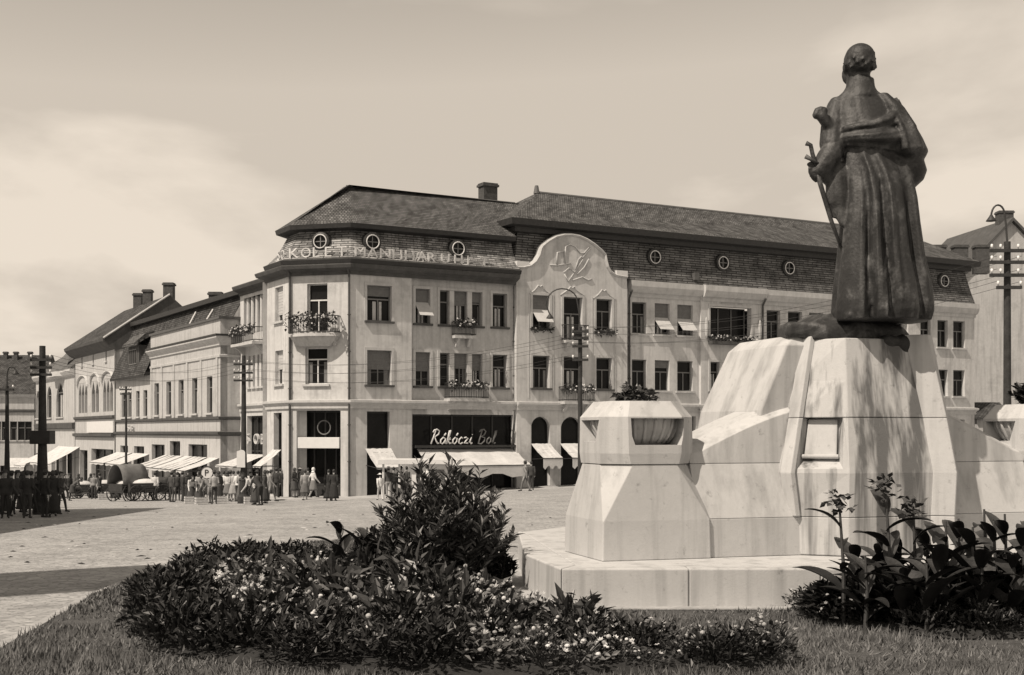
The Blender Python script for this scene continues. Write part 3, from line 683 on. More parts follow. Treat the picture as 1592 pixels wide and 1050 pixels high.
# downpipes
pipe(FC, BX, 0.06, -1, 13.9); pipe(FC, BX, LC-.05, -1, 13.9)
F, t0, t1 = sec['B']; pipe(F, BX, t1-.22, 0, 13.9)
F, t0, t1 = sec['D']; pipe(F, BX, t0+.1, 0, 13.6); pipe(F, BX, t1-.1, 0, 13.6) if False else None
F, t0, t1 = sec['E']; pipe(F, BX, t1-.1, 0, 13.6)
# shop sign, awnings
F, t0, t1 = sec['B']
k = MB(); k.fbox(F, t0+.1, t1-.15, .02, .4, 3.02, 3.18); k.build('sign_ledge', 'metal_dark', BX)
SCR = {'R': (.62, [[(0, 0), (.12, .5), (.2, .98)], [(.02, .84), (.1, 1.0), (.28, 1.06), (.5, .95), (.47, .7), (.2, .52), (.35, .25), (.5, .03), (.62, .06)]]),
 'a': (.5, [[(.42, .38), (.25, .48), (.08, .3), (.1, .08), (.25, .0), (.4, .2), (.44, .42), (.42, .1), (.5, .03)]]), 'k': (.42, [[(0, .1), (.18, .6), (.22, 1.0), (.13, .95), (.06, .0)], [(.08, .22), (.28, .46), (.33, .36), (.12, .25), (.3, .02), (.42, .08)]]),
 'o': (.46, [[(.25, .48), (.08, .3), (.1, .08), (.25, .0), (.4, .18), (.36, .42), (.25, .48), (.34, .38), (.46, .36)]]), 'c': (.4, [[(.36, .4), (.24, .48), (.08, .3), (.1, .08), (.25, .0), (.4, .1)]]), 'z': (.42, [[(.05, .44), (.2, .48), (.36, .42), (.1, .04), (.25, .06), (.42, .05)]]),
 'i': (.3, [[(.06, .1), (.18, .46), (.14, .1), (.22, .0), (.3, .08)], [(.2, .66), (.21, .7)]]), 'B': (.6, [[(.08, 0), (.2, 1.0)], [(.0, .88), (.12, 1.02), (.34, 1.06), (.5, .9), (.42, .65), (.18, .54), (.5, .46), (.52, .2), (.3, -.02), (.05, .04)]]),
 'l': (.3, [[(.04, .1), (.24, .7), (.24, .98), (.15, .95), (.1, .1), (.2, 0), (.3, .08)]]), 'A': (.5, [[(.42, .38), (.25, .48), (.08, .3), (.1, .08), (.25, .0), (.4, .2), (.44, .42), (.42, .1), (.5, .03)], [(.3, .6), (.4, .78)]]), 'O': (.46, [[(.25, .48), (.08, .3), (.1, .08), (.25, .0), (.4, .18), (.36, .42), (.25, .48), (.34, .38), (.46, .36)], [(.3, .6), (.4, .78)]])}
def script(F, word, ta, tb, z, h, o, mtl):
    tot = sum(SCR[c][0]+.02 for c in word); x = 0.0
    for c in word:
        wd, strokes = SCR[c]
        for st_ in strokes:
            k = MB(); k.tube([F.pt(ta+(x+px_+.18*py_)*(tb-ta)/tot, o, z+py_*h) for px_, py_ in st_], .048, 6); k.build('script_letter', mtl, BX, smooth=True)
        x += wd+.02
script(F, 'RAkOczi', F.tx(666), F.tx(730), 3.26, .86, .35, 'sign_white'); script(F, 'Bol', F.tx(738), F.tx(766), 3.26, .86, .35, 'blind')
awning(F, BX, t0+.35, t1-.1, 2.95, 1.95, 2.1, val=.75, sag=.1)
F = sec['A'][0]; awning(F, BX, F.tx(568), F.tx(608), 3.0, 1.9, 1.7, val=.1)
F = sec['P'][0]
for a, b in ((826, 856), (871, 905), (924, 953)): awning(F, BX, F.tx(a), F.tx(b), 3.25, 2.35, 1.5, val=.7)
F = sec['D'][0]; awning(F, BX, F.tx(990), F.tx(1078), 3.3, 2.4, 1.6, val=.4)
awning(FW, BX, FW.tx(383), FW.tx(413), 2.5, 1.75, 2.2, val=.12); awning(FL, BX, FL.tx(424), FL.tx(437), 2.9, 1.9, 1.3, val=.1)
letters(FW, BX, 'SOB', FW.tx(388), 3.2, 1.0, o=.15, adv=1.5, mt='trim', ext=.08)
# ------------------------------------------------------------------ houses of the side street
def street_frame(u, w1): return Frame(UW(u, w1), (-DL[0], -DL[1]))   # t=0 at the far end w1, runs towards the corner
# house with parapet and mansard
BW = empty('parapet_house', UWz(-.4, 30, -1), 'pale two-storey house with tall parapet, five narrow windows and steep roof', 'building'); BXcur[0] = BW
F = street_frame(-.4, 47.4); tp = 47.4-34.8; te = 47.4-15.6
wl = MB()
zA, zB = 5.35, 7.95
op = [(F.tx(a), F.tx(b), zA, zB+.0) for a, b in ((240, 247), (258.5, 266), (277.5, 285.5), (298.5, 306.7), (321.5, 330))]
gop = [(F.tx(264), F.tx(280), -2.0, 3.3), (F.tx(236), F.tx(256), -2.0, 3.0), (F.tx(293), F.tx(322), -2.0, 3.1)]
facade(wl, F, tp, te, -4, 11.9, op+gop, m=0, returns=.5, low=(3.8, 1))
for q in op: window(F, BW, *q, surround=False, sill=True, transom=.7, cols=1, depth=.25)
for q in gop: shopfront(F, *q, panes=2, depth=.35)
op2 = [(F.tx(a), F.tx(b), 5.3, 7.5) for a, b in ((189, 196), (198, 204.6), (211.5, 217), (223, 229))]
gop2 = [(F.tx(187), F.tx(199), -2.4, 2.8), (F.tx(208), F.tx(224), -2.4, 2.8)]
facade(wl, F, 0, tp, -4, 8.7, op2+gop2, m=1, returns=.4)
for q in op2: window(F, BW, *q, surround=False, transom=.7, cols=1, depth=.2)
for q in gop2: shopfront(F, *q, panes=2, depth=.35)
# side wall towards the viewer
wl.quad(UWz(-.4, 15.6, -4), UWz(9, 15.6, -4), UWz(9, 15.6, 10.3), UWz(-.4, 15.6, 10.3), 1)
wl.quad(UWz(-.4, 15.62, 10.3), UWz(.6, 15.62, 10.3), UWz(.6, 15.62, 11.9), UWz(-.4, 15.62, 11.9), 1)
wl.add([UWz(-.4, 15.61, 10.25), UWz(9, 15.61, 10.25), UWz(5.5, 15.61, 15.8), UWz(1.5, 15.61, 13.8)], [(0, 1, 2, 3)], 1)
wl.build('wall', ['plaster_white', 'plaster_dark'], BW, fix=False)
k = MB(); e = [F.pt(tp, 0, 0)[:2], F.pt(te, 0, 0)[:2], UW(3, 15.6)]
k.sweep(e, [(0, 10.0), (.10, 10.02), (.12, 10.2), (.3, 10.36), (.42, 10.52), (.42, 10.64), (0, 10.70)]); k.build('cornice', 'trim', BW)
k = MB(); k.sweep(e, [(-.02, 9.2), (.08, 9.2), (.1, 9.36), (-.02, 9.4)]); k.build('architrave', 'trim', BW)
k = MB(); k.sweep(e, [(-.02, 10.70), (.47, 10.66), (.47, 10.78), (-.02, 10.80)]); k.build('shade_line', 'metal_dark', BW)  # dark band drawn in for the shade line at the cornice
k = MB(); k.sweep(e, [(-.3, 11.85), (.14, 11.85), (.16, 12.02), (-.3, 12.06)]); k.build('parapet_coping', 'lead', BW)
e0 = [F.pt(0, 0, 0)[:2], F.pt(te, 0, 0)[:2], UW(1.0, 15.6)]
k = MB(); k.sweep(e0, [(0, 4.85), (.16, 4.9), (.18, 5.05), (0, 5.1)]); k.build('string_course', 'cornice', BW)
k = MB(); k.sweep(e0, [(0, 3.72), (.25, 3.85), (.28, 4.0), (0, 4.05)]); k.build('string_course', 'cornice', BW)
for i in range(6):
    t = F.tx((236, 252, 271, 291.5, 313, 338)[i]); k = MB(); k.fbox(F, t-.22, t+.22, -.02, .07, 5.12, 9.19); k.build('pilaster', 'plaster_white', BW)
# roof: steep face, dark break, shallow top
k = MB(); k.sweep([F.pt(0, 0, 0)[:2], F.pt(tp-.02, 0, 0)[:2]], [(.5, 8.55), (.55, 8.7), (-1.7, 13.6)], m=[1, 0], uv=True, endcap=False); k.build('mansard_roof', ['tile', 'metal_dark'], BW, fix=False)
k = MB(); k.sweep([F.pt(tp, 0, 0)[:2], F.pt(te-.1, 0, 0)[:2]], [(-.36, 10.7), (-1.7, 13.6)], m=0, uv=True, endcap=False); k.build('mansard_roof', ['tile'], BW, fix=False)
k = MB(); k.sweep([F.pt(-.2, 0, 0)[:2], F.pt(te+5, 0, 0)[:2]], [(-1.7, 13.55), (-1.25, 13.6), (-1.2, 13.95), (-1.5, 14.05), (-6, 15.6), (-10.5, 12)], m=[1, 1, 1, 0, 0], uv=True); k.build('upper_roof', ['tile_top', 'metal_dark'], BW, fix=False)
# dormer on the low stretch
t = F.tx(208); k = MB(); k.fbox(F, t-1.9, t+1.9, -2.2, .02, 9.3, 11.4); k.build('dormer', 'tile_dark' if False else 'cornice', BW)
k = MB(); k.sweep([F.pt(t-2.2, .02, 0)[:2], F.pt(t+2.2, .02, 0)[:2]], [(.45, 11.35), (.45, 11.55), (-.5, 12.4), (-2.2, 12.9)], m=0, uv=True); k.build('dormer_roof', ['tile_dark'], BW)
window(F, BW, t-1.3, t+1.3, 9.8, 11.1, frame='frame', depth=-.06, surround=False, sill=False, cols=4, transom=1.2)
for w_, dz in ((26.5, 1.2), (22.0, .6)):
    k = MB(); p = UWz(1.3, w_, 0); k.tube([UWz(.4, w_, 12.1), UWz(1.0, w_, 12.9+dz*.3)], .07, 6); k.build('roof_hook', 'white', BW)
chimney(BW, *UW(3.6, 30.0), 14.2, 15.25, 1.0, .7)
letters(F, BW, 'GSB', F.tx(199), 4.1, .75, o=.2, adv=1.0, mt='trim', ext=.06)
for a, b, st in ((160+22, 205, False), (208, 232, False), (256, 296, True), (296.5, 322, True), (326, 341, False)):
    awning(F, BW, F.tx(a), F.tx(b), 2.2, 1.35, 2.4, stripes=st, val=.2)
# house with pointed windows and gabled roof
BG = empty('arched_window_house', UWz(-.5, 56, -2), 'white two-storey house with pointed arched window groups and gabled roof', 'building'); BXcur[0] = BG
F = street_frame(-.5, 65.2); Lg = 65.2-47.5; wl = MB(); tr = []
for a, b in ((122, 136), (142, 154), (160, 176)):
    ta, tb = F.tx(a), F.tx(b); n = 3 if b-a > 13 else 2
    for i in range(n):
        q0 = ta+(tb-ta)*(i+.08)/n; q1 = ta+(tb-ta)*(i+.92)/n; tr.append((q0, q1, 5.9, 8.9))
at_ = [(F.tx(x)-.3, F.tx(x)+.3, 10.6, 11.7) for x in (127.5, 145, 165)]
gg = [(F.tx(124), F.tx(136), -3, 2.2), (F.tx(142), F.tx(176), -3, 2.4)]
facade(wl, F, 0, Lg, -5, 12.4, tr+at_+gg, returns=.5)
wl.quad(UWz(-.5, 47.5, -3), UWz(12.5, 47.5, -3), UWz(12.5, 47.5, 12.4), UWz(-.5, 47.5, 12.4)); wl.add([UWz(-.5, 47.51, 12.35), UWz(9.5, 47.51, 12.35), UWz(4.5, 47.51, 16.5)], [(0, 1, 2)])
wl.build('wall', 'plaster_white', BG, fix=False)
for q in tr:
    window(F, BG, *q, surround=False, sill=False, cols=1, transom=.75, depth=.25)
    k = MB(); r = (q[1]-q[0])/2; tc_ = (q[0]+q[1])/2
    for s_ in (-1, 1): k.poly([F.pt(tc_+s_*r, -.02, q[3]-1.1), F.pt(tc_+s_*r, -.02, q[3]), F.pt(tc_, -.02, q[3]), F.pt(tc_+s_*r*.45, -.02, q[3]-.35)], (-.2*F.n[0], -.2*F.n[1], 0))
    k.build('arch', 'plaster_white', BG)
for q in at_: window(F, BG, *q, surround=False, sill=True, cols=1, transom=1.2, depth=.2)
for q in gg: shopfront(F, *q, panes=3, depth=.6)
for a, b in ((122, 136), (142, 154), (160, 176)):
    ta, tb = F.tx(a), F.tx(b); tm_ = (ta+tb)/2; h = (tb-ta)/2+.25
    k = MB(); k.tube([F.pt(ta-.25, .06, 8.5)]+[F.pt(tm_+h*math.cos(x), .06, 8.7+.95*math.sin(x)) for x in np.linspace(math.pi, 0, 9)]+[F.pt(tb+.25, .06, 8.5)], .13, 6); k.build('hood_moulding', 'trim', BG)
k = MB(); k.sweep([F.pt(0, 0, 0)[:2], F.pt(Lg, 0, 0)[:2]], [(0, 5.2), (.2, 5.3), (.22, 5.5), (0, 5.55)]); k.build('string_course', 'cornice', BG)
k = MB(); k.sweep([F.pt(0, 0, 0)[:2], F.pt(Lg, 0, 0)[:2]], [(0, 3.5), (.3, 3.6), (.32, 3.85), (0, 3.9)]); k.build('string_course', 'cornice', BG)
k = MB(); k.fbox(F, F.tx(138), F.tx(179), .05, .2, 3.95, 5.0); k.build('sign_board', 'sign_white', BG)
k = MB(); k.sweep([F.pt(-.5, 0, 0)[:2], F.pt(Lg+.04, 0, 0)[:2]], [(0, 11.5), (.5, 11.75), (1.0, 12.25), (1.05, 12.5), (-5.0, 16.7), (-10.2, 12.3)], m=[1, 1, 1, 0, 0], uv=True); k.build('roof', ['tile', 'cornice'], BG, fix=False)
k = MB(); k.tube([UWz(-1.5, 47.44, 12.5), UWz(4.5, 47.44, 16.75)], .11, 6); k.build('verge', 'trim', BG)
for w_ in (56.0, 59.9): chimney(BG, *UW(4.6, w_), 16, 18.0, .8, .8)
chimney(BG, *UW(4.9, 49.2), 15.5, 18.0, .9, .9)
awning(F, BG, F.tx(92), F.tx(124), 2.5, .8, 3.0, val=.3)
# house with the polygonal oriel
BO = empty('oriel_house', UWz(-.6, 75, -3), 'pale house with a corner oriel and round-headed window beyond the arched-window house', 'building'); BXcur[0] = BO
F = street_frame(-.55, 88); Lo = 88-65.3; wl = MB()
oo = [(F.tx(87.5), F.tx(98.5), 5.6, 9.3), (F.tx(73), F.tx(80), 5.6, 9.1), (F.tx(56), F.tx(62), 5.6, 8.8)]
og = [(F.tx(80), F.tx(92), -4, 1.6), (F.tx(97), F.tx(112), -4, 1.8), (F.tx(56), F.tx(70), -4, 1.5)]
facade(wl, F, 0, Lo, -6, 10.4, oo+og, returns=.5); wl.quad(UWz(-.55, 65.3, -4), UWz(10, 65.3, -4), UWz(10, 65.3, 10.4), UWz(-.55, 65.3, 10.4)); wl.build('wall', 'plaster_white', BO, fix=False)
for i, q in enumerate(oo):
    window(F, BO, *q, surround=False, cols=1, transom=.72, depth=.25)
    k = MB(); r = (q[1]-q[0])/2; tc_ = (q[0]+q[1])/2
    for s_ in (-1, 1): k.poly([F.pt(tc_+s_*r*math.cos(x), -.02, q[3]-r+r*math.sin(x)) for x in np.linspace(0, math.pi/2, 6)]+[F.pt(tc_+s_*r, -.02, q[3])], (-.2*F.n[0], -.2*F.n[1], 0))
    k.build('arch', 'plaster_white', BO)
for q in og: shopfront(F, *q, panes=2, depth=.6)
k = MB(); k.sweep([F.pt(0, 0, 0)[:2], F.pt(Lo, 0, 0)[:2]], [(0, 4.3), (.25, 4.4), (.3, 4.9), (0, 5.0)]); k.build('string_course', 'cornice', BO)
k = MB(); k.sweep([F.pt(0, 0, 0)[:2], F.pt(Lo, 0, 0)[:2]], [(0, 9.8), (.3, 9.95), (.5, 10.3), (.5, 10.5), (0, 10.6)]); k.build('cornice', 'trim', BO)
k = MB(); k.sweep([F.pt(-.3, 0, 0)[:2], F.pt(Lo-.02, 0, 0)[:2]], [(.5, 10.5), (.3, 10.7), (-5, 14.3), (-11, 10.5)], m=0, uv=True); k.build('roof', ['tile_dark'], BO, fix=False)
tO = (F.tx(84)+F.tx(102))/2
k = MB(); ob = [(tO-3.2, 0), (tO-2.2, .9), (tO+2.2, .9), (tO+3.2, 0)]
k.poly([F.pt(t, o, 9.95) for t, o in ob], (0, 0, .5)); k.build('oriel_cornice', 'trim', BO)
k = MB(); k.loft([[F.pt(t, o, 10.45) for t, o in ob], [F.pt(tO+(t-tO)*.1, o*.1-1.2, 13.0) for t, o in ob]]); k.build('oriel_roof', 'lead', BO)
awning(F, BO, F.tx(58), F.tx(70), 1.4, .2, 2.6, val=.3)
# long low house that closes the street
BF = empty('far_house', (-66, 168, -5), 'long low pale house with big tiled roof closing the street at far left', 'building'); BXcur[0] = BF
F = Frame((-92, 166), (1, .12)); wl = MB()
fo = [(F.tx(x)-.45, F.tx(x)+.45, 2.9, 5.4) for x in (-24, -14, -4, 8, 21, 33, 44)]; fg = [(F.tx(a), F.tx(b), -5, -.4) for a, b in ((-30, -10), (0, 14), (22, 40))]
t1 = F.tx(53); facade(wl, F, 0, t1, -7, 8.9, fo+fg); wl.quad(F.pt(t1, 0, -7), F.pt(t1, -9, -7), F.pt(t1, -9, 8.9), F.pt(t1, 0, 8.9)); wl.build('wall', 'plaster_white', BF, fix=False)
for q in fo: window(F, BF, *q, surround=False, cols=1, depth=.2)
for q in fg: shopfront(F, *q, panes=3, depth=.5)
k = MB(); k.sweep([F.pt(0, 0, 0)[:2], F.pt(t1+.2, 0, 0)[:2]], [(0, 8.5), (.4, 8.7), (.5, 9.0), (0, 9.1)]); k.build('cornice', 'trim', BF)
k = MB(); k.sweep([F.pt(0, 0, 0)[:2], F.pt(t1+.2, 0, 0)[:2]], [(0, 6.6), (.25, 6.7), (.25, 6.95), (0, 7)]); k.build('string_course', 'cornice', BF)
k = MB(); k.sweep([F.pt(0, 0, 0)[:2], F.pt(t1+.6, 0, 0)[:2]], [(.6, 9.0), (-8, 14.6), (-16, 9)], m=0, uv=True); k.build('roof', ['tile'], BF, fix=False)
for x in (9, 25, 47): chimney(BF, (x-CX)/FPX*176, 176, 11.5, 15.0, .5, .5)
awning(F, BF, F.tx(14), F.tx(44), .6, -.6, 2.2, val=.5)
# houses at the right end
BR = empty('gabled_house', (52, 132, 0), 'tall white gable-end house behind the utility pole at right edge', 'building'); BXcur[0] = BR
F = Frame((46.5, 132), (1, .12)); wl = MB()
tl, ta, tr_ = F.tx(1497), F.tx(1572), F.tx(1650); zl = F.z(1497, 424); za = F.z(1572, 345)
wl.add([F.pt(tl, 0, -3), F.pt(tr_, 0, -3), F.pt(tr_, 0, zl), F.pt(ta, 0, za), F.pt(tl, 0, zl)], [(0, 1, 2, 3, 4)]); wl.quad(F.pt(tl, 0, -3), F.pt(tl, -14, -3), F.pt(tl, -14, zl), F.pt(tl, 0, zl)); wl.build('wall', 'plaster_white', BR, fix=False)
k = MB(); n3 = Vector((-F.n[0]*15, -F.n[1]*15, 0))
for s_, te_ in ((-1, tl), (1, tr_)):
    k.poly([F.pt(ta, .5, za+.05), F.pt(te_+s_*.5, .5, zl-.35), F.pt(te_+s_*.5, .5, zl-.0), F.pt(ta, .5, za+.4)], n3)
k.build('roof', 'tile_dark' if False else 'cornice', BR)
chimney(BR, F.pt(ta+.3, -2.0, 0)[0], F.pt(ta, -2, 0)[1], za-1, za+1.4, 1.5, 1.2)
BR2 = empty('chimney_house', (50, 116, 0), 'house with three squat chimneys on its tiled roof behind the right end', 'building'); BXcur[0] = BR2
F = Frame((38.0, 117), (1, .05)); wl = MB(); t0, t1 = F.tx(1425), F.tx(1500)
wl.quad(F.pt(t0, 0, -3), F.pt(t1, 0, -3), F.pt(t1, 0, 16), F.pt(t0, 0, 16)); wl.quad(F.pt(t1, 0, -3), F.pt(t1, -8, -3), F.pt(t1, -8, 16), F.pt(t1, 0, 16)); wl.build('wall', 'plaster', BR2, fix=False)
k = MB(); k.sweep([F.pt(t0, 0, 0)[:2], F.pt(t1+.1, 0, 0)[:2]], [(.4, 16), (-5, 20.8), (-10, 16)], m=0, uv=True); k.build('roof', ['tile'], BR2, fix=False)
for x in (1458, 1492, 1525):
    chimney(BR2, (x-CX)/FPX*122, 122, 19, 21.7, 1.3, 1.0)
BL = empty('low_shed', (45, 118, 0), 'low dark-roofed shed between the corner building and the pole', 'shed')
F = Frame((42.2, 118), (1, .1)); k = MB(); t0, t1 = F.tx(1519), F.tx(1570); k.fbox(F, t0, t1, -5, 0, -2, 5.2); k.build('wall', 'plaster_dark', BL)
k = MB(); k.sweep([F.pt(t0-.3, 0, 0)[:2], F.pt(t1+.3, 0, 0)[:2]], [(.4, 5.2), (-2.6, 6.8), (-5.4, 5.2)], m=0, uv=True); k.build('roof', ['tile'], BL)
# blocks beyond the left edge of the picture: their shade falls across the square
def plain_block(name, c, d, L_, dep, H, label):
    F = Frame(c, d); E = empty(name, (*c, 0), label, 'building'); wl = MB(); op = []
    for zc in (5.2, 9.0):
        for i in range(int(L_/3.2)): op.append((1.2+i*3.2, 2.5+i*3.2, zc, zc+2.0))
    op = [q for q in op if q[1] < L_-.6 and q[3] < H-.6]
    facade(wl, F, 0, L_, -3, H, op, returns=dep); wl.quad(F.pt(0, -dep, -3), F.pt(L_, -dep, -3), F.pt(L_, -dep, H), F.pt(0, -dep, H)); wl.build('wall', 'plaster', E, fix=False)
    for q in op: window(F, E, *q, surround=False)
    k = MB(); k.fbox(F, -.2, L_+.2, -dep-.2, .2, H-.1, H+.3); k.build('roof', 'lead', E)
    return E
H1 = 12.0
plain_block('side_block', (-20.4, 29.0), (-.1126, .9936), 25.8, 12, H1, 'plain block beyond the left edge, with windows over the square')
plain_block('shade_block', (-14.6, 10.45), (-.68, .73), 3.7, 4, 20.0, 'unseen narrow block added beyond the left edge to cast a shade band')  # unseen block, added and sized for the shade band it casts on the road
# ------------------------------------------------------------------ monument
E1 = (.958, .287); E2 = (-.287, .958); MO = (1.16, 16.5)
def mp_(s, q, z): return Vector((MO[0]+E1[0]*s+E2[0]*q, MO[1]+E1[1]*s+E2[1]*q, z))
ZS = 2.34
MN = empty('stone_monument', (4.6, 17.6, 1.8), 'pale stone monument with stepped base, curved wings and two urn piers', 'monument')
def ring8(s0, s1, q0, q1, c, z): return [mp_(*p, z) for p in ((s0+c, q0), (s1-c, q0), (s1, q0+c), (s1, q1-c), (s1-c, q1), (s0+c, q1), (s0, q1-c), (s0, q0+c))]
# platform
sl = [(.17, 17.5), (.59, 15.62), (9.6, 15.66), (10.3, 17.3), (10.3, 21.5), (9.3, 23), (1.2, 23), (.17, 21.5)]
ins = [(.62, 17.6), (.80, 16.12), (9.3, 16.14), (9.9, 17.4), (10.3, 21.5), (9.3, 23), (1.2, 23), (.17, 21.5)]
k = MB(); k.poly([(*p, 1.2) for p in ins], (0, 0, ZS-1.2-.003)); k.build('platform', 'stone', MN, bevel=.02)
def pblock(pts): k = MB(); k.poly([(*p, 1.2) for p in pts], (0, 0, ZS-1.2)); k.build('platform_block', 'stone', MN, bevel=.018)
pblock([(.17, 17.5), (.59, 15.62), (.80, 16.115), (.615, 17.6)])
xs_ = [.596, 2.15, 3.75, 5.5, 7.4, 9.6]
for i in range(5):
    a_, b_ = xs_[i]+.003, xs_[i+1]-.003; yb = 15.62+(a_-.59)*.0045; pblock([(a_, yb), (b_, yb), (b_, 16.115), (max(a_, .806), 16.115)])
pblock([(.17, 17.506), (.612, 17.606), (.17, 21.5), (-.0+.1, 21.5)])
c_ = (5, 19.3); k = MB(); k.poly([(c_[0]+(p[0]-c_[0])*1.035, c_[1]+(p[1]-c_[1])*1.06, 1.3) for p in sl], (0, 0, .585)); k.build('footing', 'kerb', MN)
def pier_urn(mir):
    s_ = (lambda x: x) if not mir else (lambda x: 8.0-x)
    def R(a, b, q0, q1, c, z):
        a, b = sorted((s_(a), s_(b))); return ring8(a, b, q0, q1, c, z)
    k = MB(); k.loft([R(0, 1.53, 0, 1.5, .012, ZS), R(.01, 1.52, .01, 1.49, .014, 2.85), R(.12, 1.40, .08, 1.42, .33, 3.575)]); k.build('urn_pier', 'stone_front' if False else 'stone', MN, bevel=.012)
    cap = MB(); cap.loft([R(.11, 1.41, .07, 1.43, .31, 3.582), R(.10, 1.42, .06, 1.44, .29, 3.72), R(.11, 1.41, .07, 1.43, .27, 4.20), R(.27, 1.25, .23, 1.27, .20, 4.41)])
    c1 = MB(); P8 = lambda s0, s1, q0, q1, z, e: [mp_(s_(s0+e), q0, z), mp_(s_(s1-e), q0, z), mp_(s_(s1-e), q1, z), mp_(s_(s0+e), q1, z)]
    c1.loft([P8(.42, 1.19, -.2, 1.7, 3.83, .06), P8(.42, 1.19, -.2, 1.7, 3.95, .015), P8(.42, 1.19, -.2, 1.7, 4.18, 0)])
    Q8 = lambda q0, q1, z, e: [mp_(s_(-.2), q0+e, z), mp_(s_(1.7), q0+e, z), mp_(s_(1.7), q1-e, z), mp_(s_(-.2), q1-e, z)]
    c2 = MB(); c2.loft([Q8(.42, 1.10, 3.87, .12), Q8(.42, 1.10, 4.16, 0)])
    cz = mp_(s_(.765), .75, 0); c3 = MB(); c3.lathe((cz.x, cz.y, 0), [(.47, 4.0), (.47, 4.7)], 28)
    me = cut(cap, [c1, c2, c3], 'cap'); me.transform(Matrix.Translation(-root_loc(MN))); put('urn_cap', me, 'stone', MN, bevel=.01)
    cc = mp_(s_(.765), .75, 0)
    k = MB(); k.lathe((cc.x, cc.y, 0), [(.2, 3.78), (.36, 3.80), (.50, 3.92), (.575, 4.05), (.60, 4.2), (.58, 4.33), (.48, 4.36), (.40, 4.30)], 32); k.build('bowl', 'stone', MN, smooth=True)
    k = MB()
    for j in range(26):
        a = 2*math.pi*j/26; k.tube([(cc.x+r*math.cos(a), cc.y+r*math.sin(a), z) for r, z in ((.45, 3.86), (.53, 3.95), (.585, 4.07), (.605, 4.18))], .026, 5)
    k.build('bowl_fluting', 'stone', MN, smooth=True)
    return cc
urnL = pier_urn(False); urnR = pier_urn(True)
def wing(mir):
    s_ = (lambda x: x) if not mir else (lambda x: 8.0-x)
    def sect(s, z0=None):
        f = min(1, max(0, (s-1.45)/1.6)); e = .55*f+.45*math.sin(f*math.pi/2)
        zt = 3.70+.62*e; zb = zt+.13
        return [mp_(s_(s), q, z) for q, z in ((.05, ZS), (.055, 2.85), (.30, 3.575), (.33, zt), (.62, zb), (1.25, zb), (1.4, ZS))]
    S_ = [sect(s) for s in np.linspace(1.36, 3.1, 12)]
    g = Vector((0, 0, .004))
    k = MB(); k.loft([[q[0], q[1], q[1]+(q[6]-q[0]).normalized()*1.3, q[6]] for q in S_]); k.build('wing_base', 'stone', MN, bevel=.008)
    k = MB(); k.loft([[q[1]+g, q[2], q[2]+(q[6]-q[0]).normalized()*1.0, q[1]+g+(q[6]-q[0]).normalized()*1.3] for q in S_]); k.build('wing_batter', 'stone', MN, bevel=.008)
    k = MB(); k.loft([[q[2]+g, q[3], q[4], q[5], q[2]+g+(q[6]-q[0]).normalized()*1.0] for q in S_]); k.build('wing_crest', 'stone', MN, bevel=.008)
wing(False); wing(True)
# central pier in courses and the broad body behind it
def pier_ring(z, l, lf, rf, r, qf, qb): return [mp_(l, qb, z), mp_(l, qf+.50, z), mp_(lf, qf, z), mp_(rf, qf, z), mp_(r, qf+.2, z), mp_(r, qb, z)]
LV = [(2.34, 2.75, 3.36, 4.78, 4.95, -.36, 1.0), (2.86, 2.75, 3.36, 4.78, 4.95, -.36, 1.0), (3.45, 2.66, 3.36, 4.80, 4.97, -.38, 1.0), (4.19, 2.86, 3.42, 4.74, 4.92, -.24, 1.0), (5.28, 3.16, 3.5, 4.58, 4.80, -.04, 1.0)]
def lerp_l(z):
    for a, b in zip(LV, LV[1:]):
        if a[0] <= z <= b[0]: f = (z-a[0])/(b[0]-a[0]); return tuple(p+(q-p)*f for p, q in zip(a, b))
    return LV[-1]
def chp(f, out, z):      # point on the chamfered face
    l = lerp_l(z); a = mp_(l[1], l[5]+.50, z); b = mp_(l[2], l[5], z); n = (b-a).cross(Vector((0, 0, 1))).normalized(); p = a.lerp(b, f); return p+n*out
for zz in ((2.345, 2.86), (2.866, 3.45, 4.19), (4.196, 4.7, 5.28)):
    k = MB(); k.loft([pier_ring(*lerp_l(z)) for z in zz])
    if zz[0] == 2.866:      # the niche is cut into the middle course
        c1 = MB(); c1.hexa([chp(.14, .12, 3.42), chp(.97, .12, 3.42), chp(.80, -.16, 3.64), chp(.26, -.16, 3.64), chp(.16, .12, 4.6), chp(.96, .12, 4.6), chp(.80, -.16, 4.6), chp(.26, -.16, 4.6)])
        me = cut(k, [c1], 'course'); me.transform(Matrix.Translation(-root_loc(MN))); put('pier_course', me, 'stone_front', MN, bevel=.01)
    else: k.build('pier_course', 'stone_front', MN, bevel=.014)
k = MB(); k.hexa([chp(.27, -.22, 3.66), chp(.79, -.22, 3.66), chp(.79, -.10, 3.66), chp(.27, -.10, 3.66), chp(.27, -.22, 4.17), chp(.79, -.22, 4.17), chp(.79, -.10, 4.17), chp(.27, -.10, 4.17)]); k.build('niche_panel', 'stone', MN, bevel=.01)
k = MB(); k.tube([chp(.24, -.08, 3.67), chp(.82, -.08, 3.67)], .03, 8); k.build('niche_moulding', 'stone', MN)
